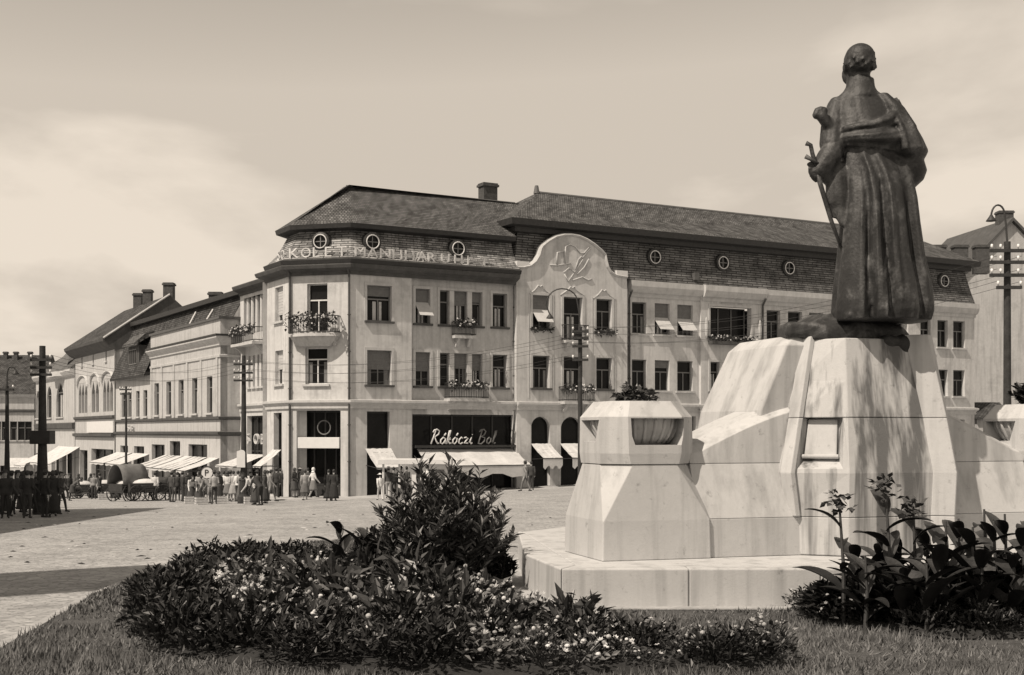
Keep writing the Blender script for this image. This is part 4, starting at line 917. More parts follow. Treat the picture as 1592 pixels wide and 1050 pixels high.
# raised rim on the right edge of the pier, turned towards the light
def rim(z):
    l = lerp_l(z); return [mp_(l[3]-.16, l[5]-.003, z), mp_(l[3]+.10, l[5]-.17, z), mp_(l[4]+.05, l[5]-.02, z), mp_(l[4]+.03, .5, z), mp_(l[4]-.2, .5, z)]
for zz in ((2.345, 2.86), (2.866, 3.45, 4.19), (4.196, 5.34)):
    k = MB(); k.loft([rim(z) for z in zz]); k.build('pier_rim', 'stone', MN, bevel=.012)
def rim2(z):
    l = lerp_l(z); return [mp_(l[1]-.03, l[5]+.56, z), mp_(l[1]+.02, l[5]+.36, z), mp_(l[1]+.10, l[5]+.37, z), mp_(l[1]+.14, l[5]+.55, z)]
for zz in ((2.866, 3.45, 4.19), (4.196, 5.32)):
    k = MB(); k.loft([rim2(z) for z in zz]); k.build('pier_rim', 'stone', MN, bevel=.012)
k = MB(); k.loft([ring8(2.32, 5.34, .5, 2.5, .02, ZS), ring8(2.36, 5.30, .5, 2.5, .02, 3.4), ring8(2.48, 5.18, .46, 2.4, .025, 4.30), ring8(2.84, 4.95, .40, 2.2, .03, 5.20), ring8(2.98, 4.86, .5, 2.1, .04, 5.34)]); k.build('body', 'stone', MN, bevel=.03)
# ------------------------------------------------------------------ statue
YS = 17.75
def sp(px, v, dy=0.0): p = at(px, v, YS); return Vector((p.x, p.y+dy, p.z))
ST = empty('bronze_statue', tuple(sp(1352, 490)), 'dark bronze statue of a standing man in long coat and cloak, seen from behind', 'statue')
mb = MB()
ROWS = []
def back(px, v, off=0.0):
    r = sorted(ROWS, key=lambda q: q[0]); vs_ = [q[0] for q in r]; f = lambda i: float(np.interp(v, vs_, [q[i] for q in r]))
    xl, xr, dy, th = f(1), f(2), f(3), f(4); e = max(-1, min(1, (px-(xl+xr)/2)/((xr-xl)/2)))
    return sp(px, v, dy-th*math.sqrt(max(0.02, 1-e*e))-off)
def coat(rows, folds, amp, seed, n=72):
    ROWS.extend(rows); rng = random.Random(seed); ph = [rng.uniform(0, 6.28) for _ in range(6)]; rings = []
    for i, (v, xl, xr, dy, th) in enumerate(rows):
        c = sp((xl+xr)/2, v, dy); rx = (xr-xl)/2*YS/FPX; f = i/(len(rows)-1); ring = []
        for j in range(n):
            a = 2*math.pi*j/n
            lo = max(0, min(1, (v-228)/110)); aw = a+.28*math.sin(2*a+ph[3]+f*2.2)+.12*math.sin(5*a+ph[4])
            w_ = amp*(.10+lo)*(1.5*abs(math.sin(folds*.5*aw+ph[0]+f*1.6))-.9+.55*abs(math.sin(folds*aw+ph[1]-f*2.3))+.3*math.sin(2*a+ph[2]))
            ring.append((c.x+math.cos(a)*(rx+w_*.35), c.y+math.sin(a)*(th+w_), c.z))
        rings.append(ring)
    mb.loft(rings)
coat([(500, 1300, 1446, .03, .50), (486, 1298, 1450, .03, .53), (470, 1299, 1450, .03, .53), (440, 1301, 1446, .02, .50), (400, 1305, 1436, .01, .46), (350, 1309, 1429, 0, .42), (310, 1312, 1425, 0, .39), (275, 1310, 1418, 0, .35), (250, 1306, 1406, 0, .31), (236, 1306, 1402, 0, .30), (230, 1297, 1406, 0, .37), (220, 1294, 1406, 0, .37), (203, 1292, 1402, .0, .33), (180, 1289, 1398, .02, .29), (163, 1293, 1391, .03, .25), (151, 1302, 1379, .04, .19), (142, 1312, 1366, .05, .15), (132, 1318, 1360, .05, .13)], 8, .125, 11)
# hem of the shorter cloak, ragged across the back
# cloak over the right shoulder, elbow out
mb.loft([[sp(x+rx*110*math.cos(a), v, dy+ry*math.sin(a)) for a in np.linspace(0, 2*math.pi, 24, endpoint=False)] for x, v, rx, ry, dy in ((1370, 148, .10, .18, .03), (1384, 170, .165, .27, .0), (1394, 195, .22, .33, 0), (1402, 220, .28, .36, 0), (1406, 238, .32, .37, 0), (1406, 245, .29, .35, 0), (1411, 250, .22, .28, .02), (1414, 266, .245, .28, .03), (1414, 280, .2, .24, .03), (1414, 291, .09, .14, .03))])
tcv = [(1392, 149), (1386, 170), (1370, 187), (1344, 198), (1303, 204)]; bcv = [(1428, 232), (1408, 242), (1376, 242), (1344, 238), (1302, 232)]
def cv(c, u): i = min(3, int(u*4)); f = u*4-i; return (c[i][0]+(c[i+1][0]-c[i][0])*f, c[i][1]+(c[i+1][1]-c[i][1])*f)
rings = []
for i in range(22):
    u = i/21; A, B = cv(tcv, u), cv(bcv, u); o_, n_ = [], []
    for j in range(31):
        t_ = j/30; x, v = A[0]+(B[0]-A[0])*t_, A[1]+(B[1]-A[1])*t_; d = .01+.12*(abs(math.sin(math.pi*(1.9*t_+.3*u)+.5*math.sin(3*u)))*.75+.3*abs(math.sin(math.pi*(5.2*t_-.5*u))))*(1-.45*u)
        o_.append(back(x, v, d)); n_.append(back(x, v, -.16))
    rings.append(o_+n_[::-1])
mb.loft(rings)
mb.tube([sp(1394, 172, -.22), sp(1408, 205, -.32), sp(1418, 240, -.34)], [.03, .05, .06], 8); mb.tube([sp(1384, 190, -.3), sp(1392, 215, -.36), sp(1396, 242, -.36)], [.03, .045, .05], 8)
# left arm: sleeve down to the sword hilt, small bundle under the shoulder
mb.capsule([sp(1303, 166, .02), sp(1294, 200, -.04), sp(1290, 228, -.1)], [.15, .17, .17], 12)
mb.capsule([sp(1300, 222, -.12), sp(1284, 250, -.16), sp(1268, 270, -.18)], [.12, .17, .12], 12)
mb.capsule([sp(1284, 236, -.14), sp(1276, 262, -.16), sp(1282, 282, -.14)], [.10, .16, .08], 12)
mb.capsule([sp(1300, 270, -.08), sp(1301, 310, -.1), sp(1306, 352, -.16)], [.15, .15, .05], 12); mb.capsule([sp(1292, 290, -.1), sp(1290, 320, -.12), sp(1293, 340, -.14)], [.1, .09, .03], 10)
mb.capsule([sp(1298, 212, -.1), sp(1280, 196, -.16), sp(1273, 186, -.18)], [.09, .075, .08], 10)
for dx, dv in ((-5, -5), (0, -7), (5, -6), (-7, 0), (2, 0)): mb.ell(sp(1271+dx, 184+dv, -.18), (.055, .06, .06), 8, 6)
for i, (x, v) in enumerate(((1252, 268), (1254, 273), (1257, 278), (1261, 281))): mb.capsule([sp(x+7, v-3, -.2), sp(x, v, -.24), sp(x+2, v+5, -.2)], .028, 6)
mb.capsule([sp(1262, 262, -.2), sp(1256, 258, -.24), sp(1251, 261, -.22)], .028, 6)
# collar, neck, head with hair, ears and beard
mb.lathe(tuple(sp(1339, 139, .05)), [(.25, -.12), (.205, .0), (.19, .09), (.185, .15)], 20)
mb.capsule([sp(1339, 140, .05), sp(1337, 108, .05)], .15, 12)
mb.ell(sp(1336, 93, .04), (.20, .24, .20), 20, 14); mb.ell(sp(1337, 90, .0), (.205, .21, .195), 20, 14); mb.ell(sp(1338, 104, -.02), (.19, .17, .11), 16, 10)
hr = random.Random(8)
for i in range(150):
    a_ = hr.uniform(math.pi, 2*math.pi)+hr.gauss(0, .5); e_ = hr.uniform(-.5, 1.5); c_h = sp(1337, 95, .01); r_ = Vector((.205*math.cos(e_)*math.cos(a_), .215*math.cos(e_)*math.sin(a_), .215*math.sin(e_))); mb.capsule([c_h+r_*.97, c_h+r_*.98+Vector((hr.gauss(0, .02), hr.gauss(0, .02), -.05))], .018, 5)
mb.ell(sp(1315, 104, .05), (.035, .05, .07), 8, 6); mb.ell(sp(1360, 101, .05), (.035, .05, .07), 8, 6)
mb.ell(sp(1324, 112, .14), (.10, .12, .14), 12, 8); mb.ell(sp(1334, 98, .28), (.05, .06, .06), 8, 6)
for sx_ in (1342, 1330): mb.ell(sp(sx_, 95, .24), (.035, .02, .02), 8, 6)
# boots and rough bronze ground
mb.capsule([sp(1330, 486, -.2), sp(1312, 494, -.34)], [.08, .06], 10)
rng = random.Random(5)
me = sculpt(mb, .019, 'figure', 1); me.transform(Matrix.Translation(-Vector(ST.location)))
put('figure', me, 'bronze', ST, smooth=True)
k = MB(); k.tube([sp(1262, 268, -.24), sp(1272, 300, -.22), sp(1286, 345, -.2), sp(1303, 388, -.16)], [.035, .034, .03, .02], 8); k.build('scabbard', 'bronze', ST, smooth=True)
k = MB(); k.tube([sp(1264, 268, -.24), sp(1257, 246, -.24), sp(1254, 232, -.24), sp(1247, 229, -.24)], [.035, .03, .03, .035], 8); k.tube([sp(1267, 262, -.26), sp(1256, 256, -.28), sp(1245, 250, -.28)], [.02, .025, .035], 8); k.build('hilt', 'bronze', ST, smooth=True)
b2 = MB()
def blob(z, s0, s1, q0, q1, jit, n=28):
    r = []
    for j in range(n):
        a = 2*math.pi*j/n; c, d = math.cos(a), math.sin(a); e = 1/max(abs(c), abs(d))**.6
        p = mp_((s0+s1)/2+(s1-s0)/2*c*e*.86+rng.uniform(-jit, jit), (q0+q1)/2+(q1-q0)/2*d*e*.86+rng.uniform(-jit, jit), z+rng.uniform(-jit, jit)*.6); r.append(p)
    return r
b2.loft([blob(5.27, 2.98, 4.95, .02, 1.6, .02), blob(5.36, 2.96, 4.95, .0, 1.6, .03), blob(5.48, 3.0, 4.9, .04, 1.5, .03), blob(5.58, 3.25, 4.6, .2, 1.3, .04), blob(5.66, 3.4, 4.4, .3, 1.2, .03)])
b2.box(*sorted((sp(1222, 0).x, sp(1300, 0).x)), YS+.0, YS+.6, sp(0, 524).z, sp(0, 500).z)
for (s__, q__, z__, rx, rz) in ((4.2, -.0, 5.25, .16, .10), (4.42, .0, 5.2, .14, .16), (4.6, .0, 5.24, .1, .1), (4.78, .06, 5.16, .09, .2)): b2.ell(mp_(s__, q__, z__), (rx, .1, rz), 10, 7)
me = sculpt(b2, .035, 'ground', 1); me.transform(Matrix.Translation(-Vector(ST.location))); put('rocky_ground', me, 'bronze', ST, smooth=True)
# ------------------------------------------------------------------ lawn
XL = [(3, -3.6), (8, -4.5), (11.86, -4.78), (14, -5.1), (17.1, -5.6), (20, -5.85), (23.6, -5.9), (27, -5.5), (29.5, -4.6), (30.8, -3.6)]
def xleft(y): return float(np.interp(y, [p[0] for p in XL], [p[1] for p in XL]))
def xright(y): return 14.0 if y < 15.3 else (float(np.interp(y, [15.3, 19.2, 30.8], [.6, .0, -3.3])))
LZ = .07
k = MB(); ysl = list(np.linspace(3, 15.29, 22))+list(np.linspace(15.31, 30.8, 26)); nn_ = 16
for y in ysl:
    a, b = xleft(y), xright(y)
    for i in range(nn_+1):
        x = a+(b-a)*i/nn_; k.v.append((x, y, gz(x, y)+LZ+.015*math.sin(x*3.1)*math.sin(y*2.3)))
for j in range(len(ysl)-1):
    for i in range(nn_): q = j*(nn_+1)+i; k.f.append((q, q+1, q+nn_+2, q+nn_+1)); k.m.append(0)
tag(k.build('lawn', 'lawn', smooth=True), kind='structure')
ep = [(xleft(y), y) for y in np.linspace(3, 30.8, 60)]+[(xright(y), y) for y in np.linspace(30.8, 19.2, 20)]
k = MB(); k.sweep(list(reversed(ep)), [(.02, -.2), (.02, .05), (.14, .05), (.14, -.2)], zf=lambda i: gz(*list(reversed(ep))[i])); tag(k.build('lawn_edging', 'kerb'), kind='structure')
# grass blades
V = []; Fc = []
cnt = 0
while cnt < 95000:
    y = 9.5+21*RNG.random()**1.9; a, b = xleft(y), min(xright(y), 8.0); x = a+(b-a)*RNG.random()
    if 15.2 < y and x > .0: continue
    cl_ = math.sin(x*2.1+1.3*math.sin(y*1.7))*math.sin(y*2.6+.8*math.sin(x*3.1)); h = RNG.uniform(.025, .075)*(1+.55*cl_)
    if cl_ < -.72 and RNG.random() < .7: continue
    if True: pass
    z = gz(x, y)+LZ; wd = RNG.uniform(.006, .012)*(1 if y < 15 else 1.6); an = RNG.uniform(0, 6.28); dx, dy = math.cos(an)*wd, math.sin(an)*wd; lx, ly = RNG.normal(0, .03, 2)
    V += [(x-dx, y-dy, z-.01), (x+dx, y+dy, z-.01), (x+lx, y+ly, z+h)]; Fc.append((cnt*3, cnt*3+1, cnt*3+2)); cnt += 1
me = bpy.data.meshes.new('grass'); me.from_pydata(V, [], Fc); tag(put('grass', me, 'grass'), 'short rough grass covering the lawn round the flower beds', 'grass', kind='stuff')
# ------------------------------------------------------------------ plants
def bedding_proto(seed, n, h, r, mi, flowers, pm='petal', leafsize=(.07, .15), broad=.5):
    random.seed(seed); mb = MB(); P = []; D = []
    for i in range(n):
        a = random.uniform(0, 6.28); rr = r*math.sqrt(random.random()); z = h*(1-(rr/r)**2*.6)*random.uniform(.25, 1.0)
        P.append((rr*math.cos(a), rr*math.sin(a), z)); D.append((math.cos(a)*.7+random.gauss(0, .5), math.sin(a)*.7+random.gauss(0, .5), random.gauss(.45, .45)))
    ln = [random.uniform(*leafsize) for _ in P]; leaves(mb, P, D, ln, [q*broad for q in ln])
    for i in range(6):
        a = random.uniform(0, 6.28); mb.tube([(0, 0, 0), (r*.4*math.cos(a), r*.4*math.sin(a), h*.5), (r*.7*math.cos(a), r*.7*math.sin(a), h*.8)], .008, 4)
    for i in range(flowers):
        a = random.uniform(0, 6.28); rr = r*math.sqrt(random.random())*.95; c = Vector((rr*math.cos(a), rr*math.sin(a), h*(1.02-(rr/r)**2*.5)+random.uniform(-.02, .06)))
        up = Vector((random.gauss(0, .4), random.gauss(-.3, .4), 1)).normalized(); s1 = up.orthogonal().normalized(); s2 = up.cross(s1); fr = random.uniform(.018, .036)
        if i % 3: mb.ell(c, (fr*.8, fr*.8, fr*.6), 7, 5, 1); continue
        for j in range(6):
            b0, b1 = 6.283*j/6, 6.283*(j+.85)/6; bm_ = (b0+b1)/2
            mb.add([c, c+(s1*math.cos(b0)+s2*math.sin(b0))*fr*.75+up*.01, c+(s1*math.cos(bm_)+s2*math.sin(bm_))*fr*1.15+up*.018, c+(s1*math.cos(b1)+s2*math.sin(b1))*fr*.75+up*.01], [(0, 1, 2), (0, 2, 3)], 1)
    me = mb.mesh('bedding'); o = None
    for q in (mi, pm): me.materials.append(M[q])
    return me
PR = {'flower': [bedding_proto(11+i, 200, .28, .30, 'leaf', 7, leafsize=(.05, .1)) for i in range(3)], 'pale': [bedding_proto(21+i, 180, .28, .30, 'leaf_light', 16, leafsize=(.05, .1)) for i in range(3)], 'dark': [bedding_proto(31+i, 300, .33, .32, 'leaf_dark', 0, leafsize=(.06, .12), broad=.4) for i in range(3)], 'tuft': [bedding_proto(51+i, 130, .46, .30, 'leaf', 0, leafsize=(.12, .24), broad=.42) for i in range(2)], 'light': [bedding_proto(41+i, 170, .24, .3, 'leaf_light', 8, leafsize=(.05, .1)) for i in range(2)]}
def inpoly(x, y, P):
    c = False; j = len(P)-1
    for i in range(len(P)):
        if (P[i][1] > y) != (P[j][1] > y) and x < (P[j][0]-P[i][0])*(y-P[i][1])/(P[j][1]-P[i][1])+P[i][0]: c = not c
        j = i
    return c
random.seed(77)
def bed_outline(pts): return [tuple(gpt(x, v)[:2]) for x, v in pts]
BED1 = bed_outline([(225, 968), (245, 938), (310, 908), (350, 892), (480, 888), (600, 915), (720, 938), (830, 972), (900, 1000), (1000, 1014), (1120, 1022), (1195, 1030), (1205, 1050), (1000, 1062), (700, 1068), (430, 1052), (250, 1022)])
BED2 = bed_outline([(1242, 955), (1300, 940), (1420, 945), (1600, 945), (1700, 960), (1700, 1000), (1600, 1004), (1480, 1004), (1350, 990), (1262, 978)])
def soil(P, name):
    k = MB(); c = (sum(p[0] for p in P)/len(P), sum(p[1] for p in P)/len(P)); n = len(P); rings = []
    for f, dz in ((1.03, LZ+.0), (.97, LZ+.07), (.5, LZ+.1)): rings.append([(c[0]+(p[0]-c[0])*f, c[1]+(p[1]-c[1])*f, gz(*p)+dz+.01) for p in P])
    k.loft(rings, cap=False); k.v.append((*c, gz(*c)+LZ+.12)); m_ = len(k.v)-1
    for i in range(n): k.f.append((m_-n+i, m_-n+(i+1) % n, m_)); k.m.append(0)
    tag(k.build(name, 'soil', smooth=True), kind='structure')
soil(BED1, 'flower_bed'); soil(BED2, 'flower_bed')
def scatter(P, n, mind, pick, group, labels):
    xs = [p[0] for p in P]; ys_ = [p[1] for p in P]; pts = []; tries = 0
    while len(pts) < n and tries < 20000:
        tries += 1; x, y = random.uniform(min(xs), max(xs)), random.uniform(min(ys_), max(ys_))
        if not inpoly(x, y, P) or any((x-a)**2+(y-b)**2 < mind*mind for a, b in pts): continue
        pts.append((x, y)); kind = pick(x, y)
        me = random.choice(PR[kind]); o = bpy.data.objects.new('bedding_plant', me); COL.objects.link(o)
        s_ = random.uniform(.8, 1.2)*(.8 if CX+x/y*FPX > 760 else 1.0); o.location = (x, y, gz(x, y)+LZ+.05); o.rotation_euler = (random.uniform(-.12, .12), random.uniform(-.12, .12), random.uniform(0, 6.28)); o.scale = (s_, s_, s_*random.uniform(.7, 1.35))
        tag(o, labels[kind], 'plant', group[kind])
def pick1(x, y):
    px = CX+x/y*FPX; v = HV+(EYE-gz(x, y))/y*FPX
    if px < 300+60*random.random() and v > 915: return 'dark'
    low = np.interp(px, [190, 400, 700, 1000, 1210], [960, 1012, 1030, 1035, 1035])
    if v > low and random.random() < .85: return 'dark' if px < 700 else random.choice(['dark', 'flower'])
    if v < 915 and px < 600 and random.random() < .75: return 'dark'
    return random.choice(['flower', 'pale', 'pale', 'flower', 'light', 'dark', 'tuft', 'pale'])
LB = {'flower': 'low dark-leaved bedding plant with pale blossoms in the long front bed', 'pale': 'pale-leaved bedding plant full of light blossoms in the long front bed', 'dark': 'dark flowerless bedding plant in the long front bed', 'light': 'light leafy bedding plant with few blossoms in the long front bed', 'tuft': 'taller bedding plant with long arching leaves in the long front bed'}
GB = {a: 'front bed: '+a+' plants' for a in LB}
scatter(BED1, 300, .24, pick1, GB, LB)
LB2 = {a: b.replace('long front bed', 'right-hand canna bed') for a, b in LB.items()}; GB2 = {a: 'canna bed: '+a+' plants' for a in LB}
scatter(BED2, 85, .24, lambda x, y: random.choice(['dark', 'dark', 'dark', 'flower']), GB2, LB2)
# leafy shrub of upright shoots
def shrub(name, label, base, h, r, shoots, per, leaf, mats, spread=.8, cat='shrub', seed=1, droop=0.0, z0=.15):
    random.seed(seed); E = empty(name, tuple(base), label, cat); st = MB(); lf = MB(); P = []; D = []; ln = []; wd = []
    for i in range(shoots):
        a = random.uniform(0, 6.28); rr = r*math.sqrt(random.random()); hh = h*(1-.45*(rr/r)**2)*random.uniform(.55, 1.0)
        b0 = Vector((rr*.35*math.cos(a), rr*.35*math.sin(a), 0)); tip = Vector((rr*math.cos(a), rr*math.sin(a), hh)); mid = b0.lerp(tip, .55)+Vector((random.gauss(0, .05), random.gauss(0, .05), .08))
        pts = [b0, mid, tip]; st.tube([base+p for p in pts], [.014, .010, .004], 4)
        for j in range(per):
            f = z0+(1-z0)*(j+random.random())/per; p = (b0.lerp(mid, f/.55) if f < .55 else mid.lerp(tip, (f-.55)/.45)); an = random.uniform(0, 6.28); dd = (tip-mid).normalized()
            P.append(base+p); D.append(dd*random.uniform(.35, 1.0)+Vector((math.cos(an), math.sin(an), -droop))*random.uniform(.4, .9)); l = random.uniform(*leaf[0]); ln.append(l); wd.append(l*leaf[1])
    st.build('stem', 'stem', E, fix=False)
    half = [i for i in range(len(P)) if i % 3]; oth = [i for i in range(len(P)) if i % 3 == 0]
    leaves(lf, [P[i] for i in half], [D[i] for i in half], [ln[i] for i in half], [wd[i] for i in half], 0); leaves(lf, [P[i] for i in oth], [D[i] for i in oth], [ln[i] for i in oth], [wd[i] for i in oth], 1)
    lf.build('foliage', mats, E, fix=False); return E
def gl(px, v): p = gpt(px, v); p.z += LZ; return p
shrub('leafy_shrub', 'tall bushy shrub with narrow upright leaves in front of the square', gl(690, 930), 1.95, .98, 150, 46, ((.12, .22), .28), ['leaf', 'leaf_sunlit'], seed=4)
shrub('leafy_shrub', 'rounded dark shrub at the right foot of the tall shrub', gl(772, 926), .62, .30, 50, 30, ((.08, .14), .35), ['leaf_dark', 'leaf'], seed=5)
shrub('leafy_shrub', 'dark dense shrub at the left flank of the tall shrub', gl(592, 918), 1.0, .42, 60, 40, ((.09, .16), .3), ['leaf_dark', 'leaf'], seed=6)
shrub('leafy_shrub', 'low dark shrub between canna and tall shrub', gl(640, 945), .75, .55, 70, 30, ((.09, .16), .35), ['leaf_dark', 'leaf_dark'], seed=8)
shrub('flowering_shrub', 'low bushy plant along the far rim of the front bed', gl(415, 885), .45, .8, 60, 26, ((.08, .15), .45), ['leaf_dark', 'leaf'], seed=9, cat='shrub')
def canna(label, base, h, nl, head, seed, lean=(0, 0)):
    random.seed(seed); E = empty('canna_plant', tuple(base), label, 'plant'); tops = base+Vector((lean[0], lean[1], h))
    k = MB(); k.tube([base, base.lerp(tops, .5)+Vector((.02, 0, 0)), tops], [.024, .02, .012], 6); k.build('stalk', 'stem', E)
    for i in range(nl):
        f = .12+.68*i/max(1, nl-1); p = base.lerp(tops, f); a = i*2.4+random.uniform(-.4, .4); L_ = random.uniform(.42, .68)*(1.1-.4*f); W_ = L_*.36; d = Vector((math.cos(a), math.sin(a), 0)); up = Vector((0, 0, 1)); sd_ = d.cross(up)
        k = MB(); n = 9; rows = []; el = random.uniform(.7, 1.25); bend = random.uniform(.5, 1.3)
        q = p.copy()
        for j in range(n):
            s_ = j/(n-1); ang = el-bend*s_; 
            if j: q = q+(d*math.cos(ang)+up*math.sin(ang))*L_/(n-1)
            ww = W_*math.sin(math.pi*min(1, s_*.92+.06))**.8; nn2 = (up*math.cos(ang)-d*math.sin(ang))
            rows.append([q-sd_*ww*.5+nn2*ww*.16, q-sd_*ww*.25+nn2*ww*.03, q, q+sd_*ww*.25+nn2*ww*.03, q+sd_*ww*.5+nn2*ww*.16])
        k.loft(rows, cap=False, closed=False); k.build('leaf', 'leaf_dark' if i % 3 else 'leaf', E, smooth=True, fix=False)
    if head:
        k = MB()
        for j in range(46):
            a = random.uniform(0, 6.28); p = tops+Vector((random.gauss(0, .06), random.gauss(0, .06), random.uniform(-.1, .1))); leaves(k, [p], [(math.cos(a), math.sin(a), random.gauss(.3, .5))], random.uniform(.07, .12), .07)
        k.build('flower_head', 'petal_dark', E, fix=False)
canna('broad-leaved canna with upright leaves between front bed and tall shrub', gl(528, 912), .9, 8, False, 3)
canna('broad-leaved canna leaning towards the tall shrub', gl(560, 920), .85, 7, False, 4, (.1, 0))
cl = [((1312, 985), 1.35, 5, True, 'canna with a single dark flower head in front of the platform', (-.05, 0)), ((1385, 985), 1.52, 7, True, 'tallest canna with ragged dark flower head before the central pier', (-.06, 0)), ((1420, 982), 1.30, 7, True, 'canna with a dark head just right of the tallest canna', (0, 0)), ((1345, 992), .8, 7, False, 'flowerless canna with spreading leaves at left end of canna bed', (0, 0)), ((1470, 985), 1.15, 8, False, 'flowerless canna with pointed upright leaf in mid canna bed', (0, 0)), ((1505, 990), 1.1, 8, False, 'canna with a pale-ribbed arching leaf in the canna bed', (.05, 0)), ((1545, 985), 1.15, 8, False, 'canna near the right edge of the canna bed', (0, 0)), ((1590, 988), 1.1, 8, False, 'rightmost canna at the picture edge', (0, 0)), ((1440, 1000), .75, 7, False, 'short canna at the front of the canna bed', (0, 0)), ((1398, 972), .95, 8, False, 'canna standing behind the tallest canna', (0, 0)), ((1530, 968), 1.25, 8, False, 'canna at the back of the canna bed by the right wing', (0, 0))]
cl += [((1330, 975), .85, 8, False, 'broad canna behind the single-headed canna', (0, 0)), ((1365, 968), .9, 8, False, 'canna at the back between the two flowering cannas', (0, 0)), ((1405, 995), .7, 8, False, 'low canna in front of the tallest canna', (0, 0)), ((1440, 970), 1.0, 8, False, 'canna at the back right of the flowering trio', (0, 0)), ((1490, 972), 1.15, 8, False, 'canna at the back in front of the shaded recess', (0, 0)), ((1562, 970), 1.2, 8, False, 'canna at the back before the right wing', (0, 0)), ((1460, 996), .8, 8, False, 'short canna at the front middle of the canna bed', (0, 0)), ((1525, 998), .85, 8, False, 'short canna at the front right of the canna bed', (0, 0)), ((1575, 998), .85, 8, False, 'short canna at the front by the picture edge', (0, 0)), ((1610, 975), 1.2, 8, False, 'canna just beyond the right picture edge', (0, 0))]
for px_, v_, h_, r_, lb_ in ((1300, 978, .5, .36, 'dark leafy clump at the left end of the canna bed'), (1370, 985, .6, .4, 'dark leafy clump under the tallest canna'), (1440, 985, .75, .42, 'dark leafy clump in the middle of the canna bed'), (1510, 982, .8, .45, 'dark leafy clump under the arching canna leaf'), (1580, 985, .8, .45, 'dark leafy clump at the right picture edge')):
    shrub('leafy_shrub', lb_, gl(px_, v_), h_, r_, 60, 30, ((.1, .2), .4), ['leaf_dark', 'leaf_dark'], seed=int(px_), cat='shrub')
for i, (p, h, n, hd, lb, ln) in enumerate(cl): canna(lb, gl(*p), h*.98, n, hd, 50+i, ln)
shrub('urn_plant', 'leafy flowering plant spilling from the left stone urn', Vector((urnL.x, urnL.y, 4.28)), .42, .34, 40, 14, ((.07, .12), .6), ['leaf', 'leaf_light'], cat='plant', seed=12, droop=.3)
shrub('urn_plant', 'dark leafy plant growing in the right stone urn', Vector((urnR.x, urnR.y, 4.28)), .55, .40, 60, 16, ((.07, .13), .6), ['leaf_dark', 'leaf_dark'], cat='plant', seed=13, droop=.2)
# ------------------------------------------------------------------ poles and wires
POLES = {}
def pole(key, name, label, base, top_v, r, arms=(), neck=None, ornate=False, box=None, mtl='wood_dark', arml=.55):
    H = EYE+(HV-top_v)/FPX*base.y; E = empty(name, tuple(base), label, 'pole'); POLES[key] = (base, H)
    k = MB(); b = base-Vector((0, 0, .3))
    if ornate: k.lathe((b.x, b.y, 0), [(r*2.6, b.z), (r*2.6, b.z+.65), (r*2.0, b.z+.8), (r*1.9, b.z+1.5), (r*2.2, b.z+1.55), (r*1.5, b.z+1.7), (r*1.15, b.z+3.2), (r*.8, H)], 14)
    else: k.tube([b, (b.x, b.y, H)], [r, r*.75], 10)
    k.build('post', mtl, E)
    for (v, l) in arms:
        z = EYE+(HV-v)/FPX*base.y; k = MB(); k.box(b.x-l, b.x+l, b.y-r-.09, b.y-r*.6, z-.05, z+.05); ar = k.build('crossarm', mtl, E)
        for sx_ in (-1, -.5, .5, 1):
            if abs(sx_)*l < r+.12: continue
            k = MB(); k.lathe((b.x+sx_*l*.92, b.y-r-.045, z+.05), [(.02, 0), (.02, .05), (.05, .06), (.04, .10), (.045, .13), (.025, .16)], 8); k.build('insulator', 'ceramic', ar, smooth=True)
    if neck:
        k = MB(); pts = neck; k.tube(pts, .032, 6); nk = k.build('swan_neck', 'metal_dark', E)
        p = Vector(pts[-1]); k = MB(); k.lathe((p.x, p.y, p.z), [(.04, .06), (.07, 0), (.16, -.12), (.17, -.15), (.06, -.17)], 14); k.build('lamp_shade', 'metal_dark', nk, smooth=True)
    if box:
        z = EYE+(HV-box)/FPX*base.y; k = MB(); k.box(b.x-.42, b.x+.42, b.y-.32, b.y+.32, z-.2, z+.35); k.build('junction_box', 'metal_dark', E, bevel=.03)
    return E
pA = gpt(66, 800); pole('A', 'telegraph_pole', 'thick dark telegraph pole with insulators standing in the crowd at far left', pA, 538, .15, arms=((560, .42), (572, .42), (583, .42)), ornate=True, box=683)
pB = gpt(11, 795); zt = EYE+(HV-598)/FPX*pB.y
def neckpts(base, px0, px1, v0, vt, v1):
    y = base.y; out_ = []
    for i in range(11):
        a = math.pi*i/10; x = (px0+px1)/2-(px1-px0)/2*-math.cos(a)*-1; x = px0+(px1-px0)*(1-math.cos(a))/2; vv = (v0 if i <= 5 else v1); out_.append(tuple(at(x, vv+(vt-vv)*math.sin(a), y)))
    return out_
pole('B', 'lamp_post', 'slim dark lamp post with curved neck at the left edge', pB, 600, .09, arms=((606, .35),), neck=[tuple(at(11, 603, pB.y))]+neckpts(pB, 11, 24, 585, 570, 577), ornate=True)
pC = gpt(379, 783); pole('C', 'telegraph_pole', 'dark telegraph pole with fluted base and insulators before the corner building', pC, 553, .13, arms=((567, .5), (580, .5), (592, .5)), ornate=True)
pD = gpt(196, 772); pole('D', 'telegraph_pole', 'slender pole by the horse carts in front of the parapet house', pD, 601, .10, arms=((606, .45), (613, .4)))
pE = gpt(902, 778); pole('E', 'lamp_post', 'dark pole with insulators and swan-neck lamp before the curved gable', pE, 508, .12, arms=((516, .35), (526, .35), (539, .35), (560, .35)), neck=[tuple(at(902, 510, pE.y)), tuple(at(900, 485, pE.y))]+neckpts(pE, 897, 849, 467, 449, 474)+[tuple(at(855, 490, pE.y))])
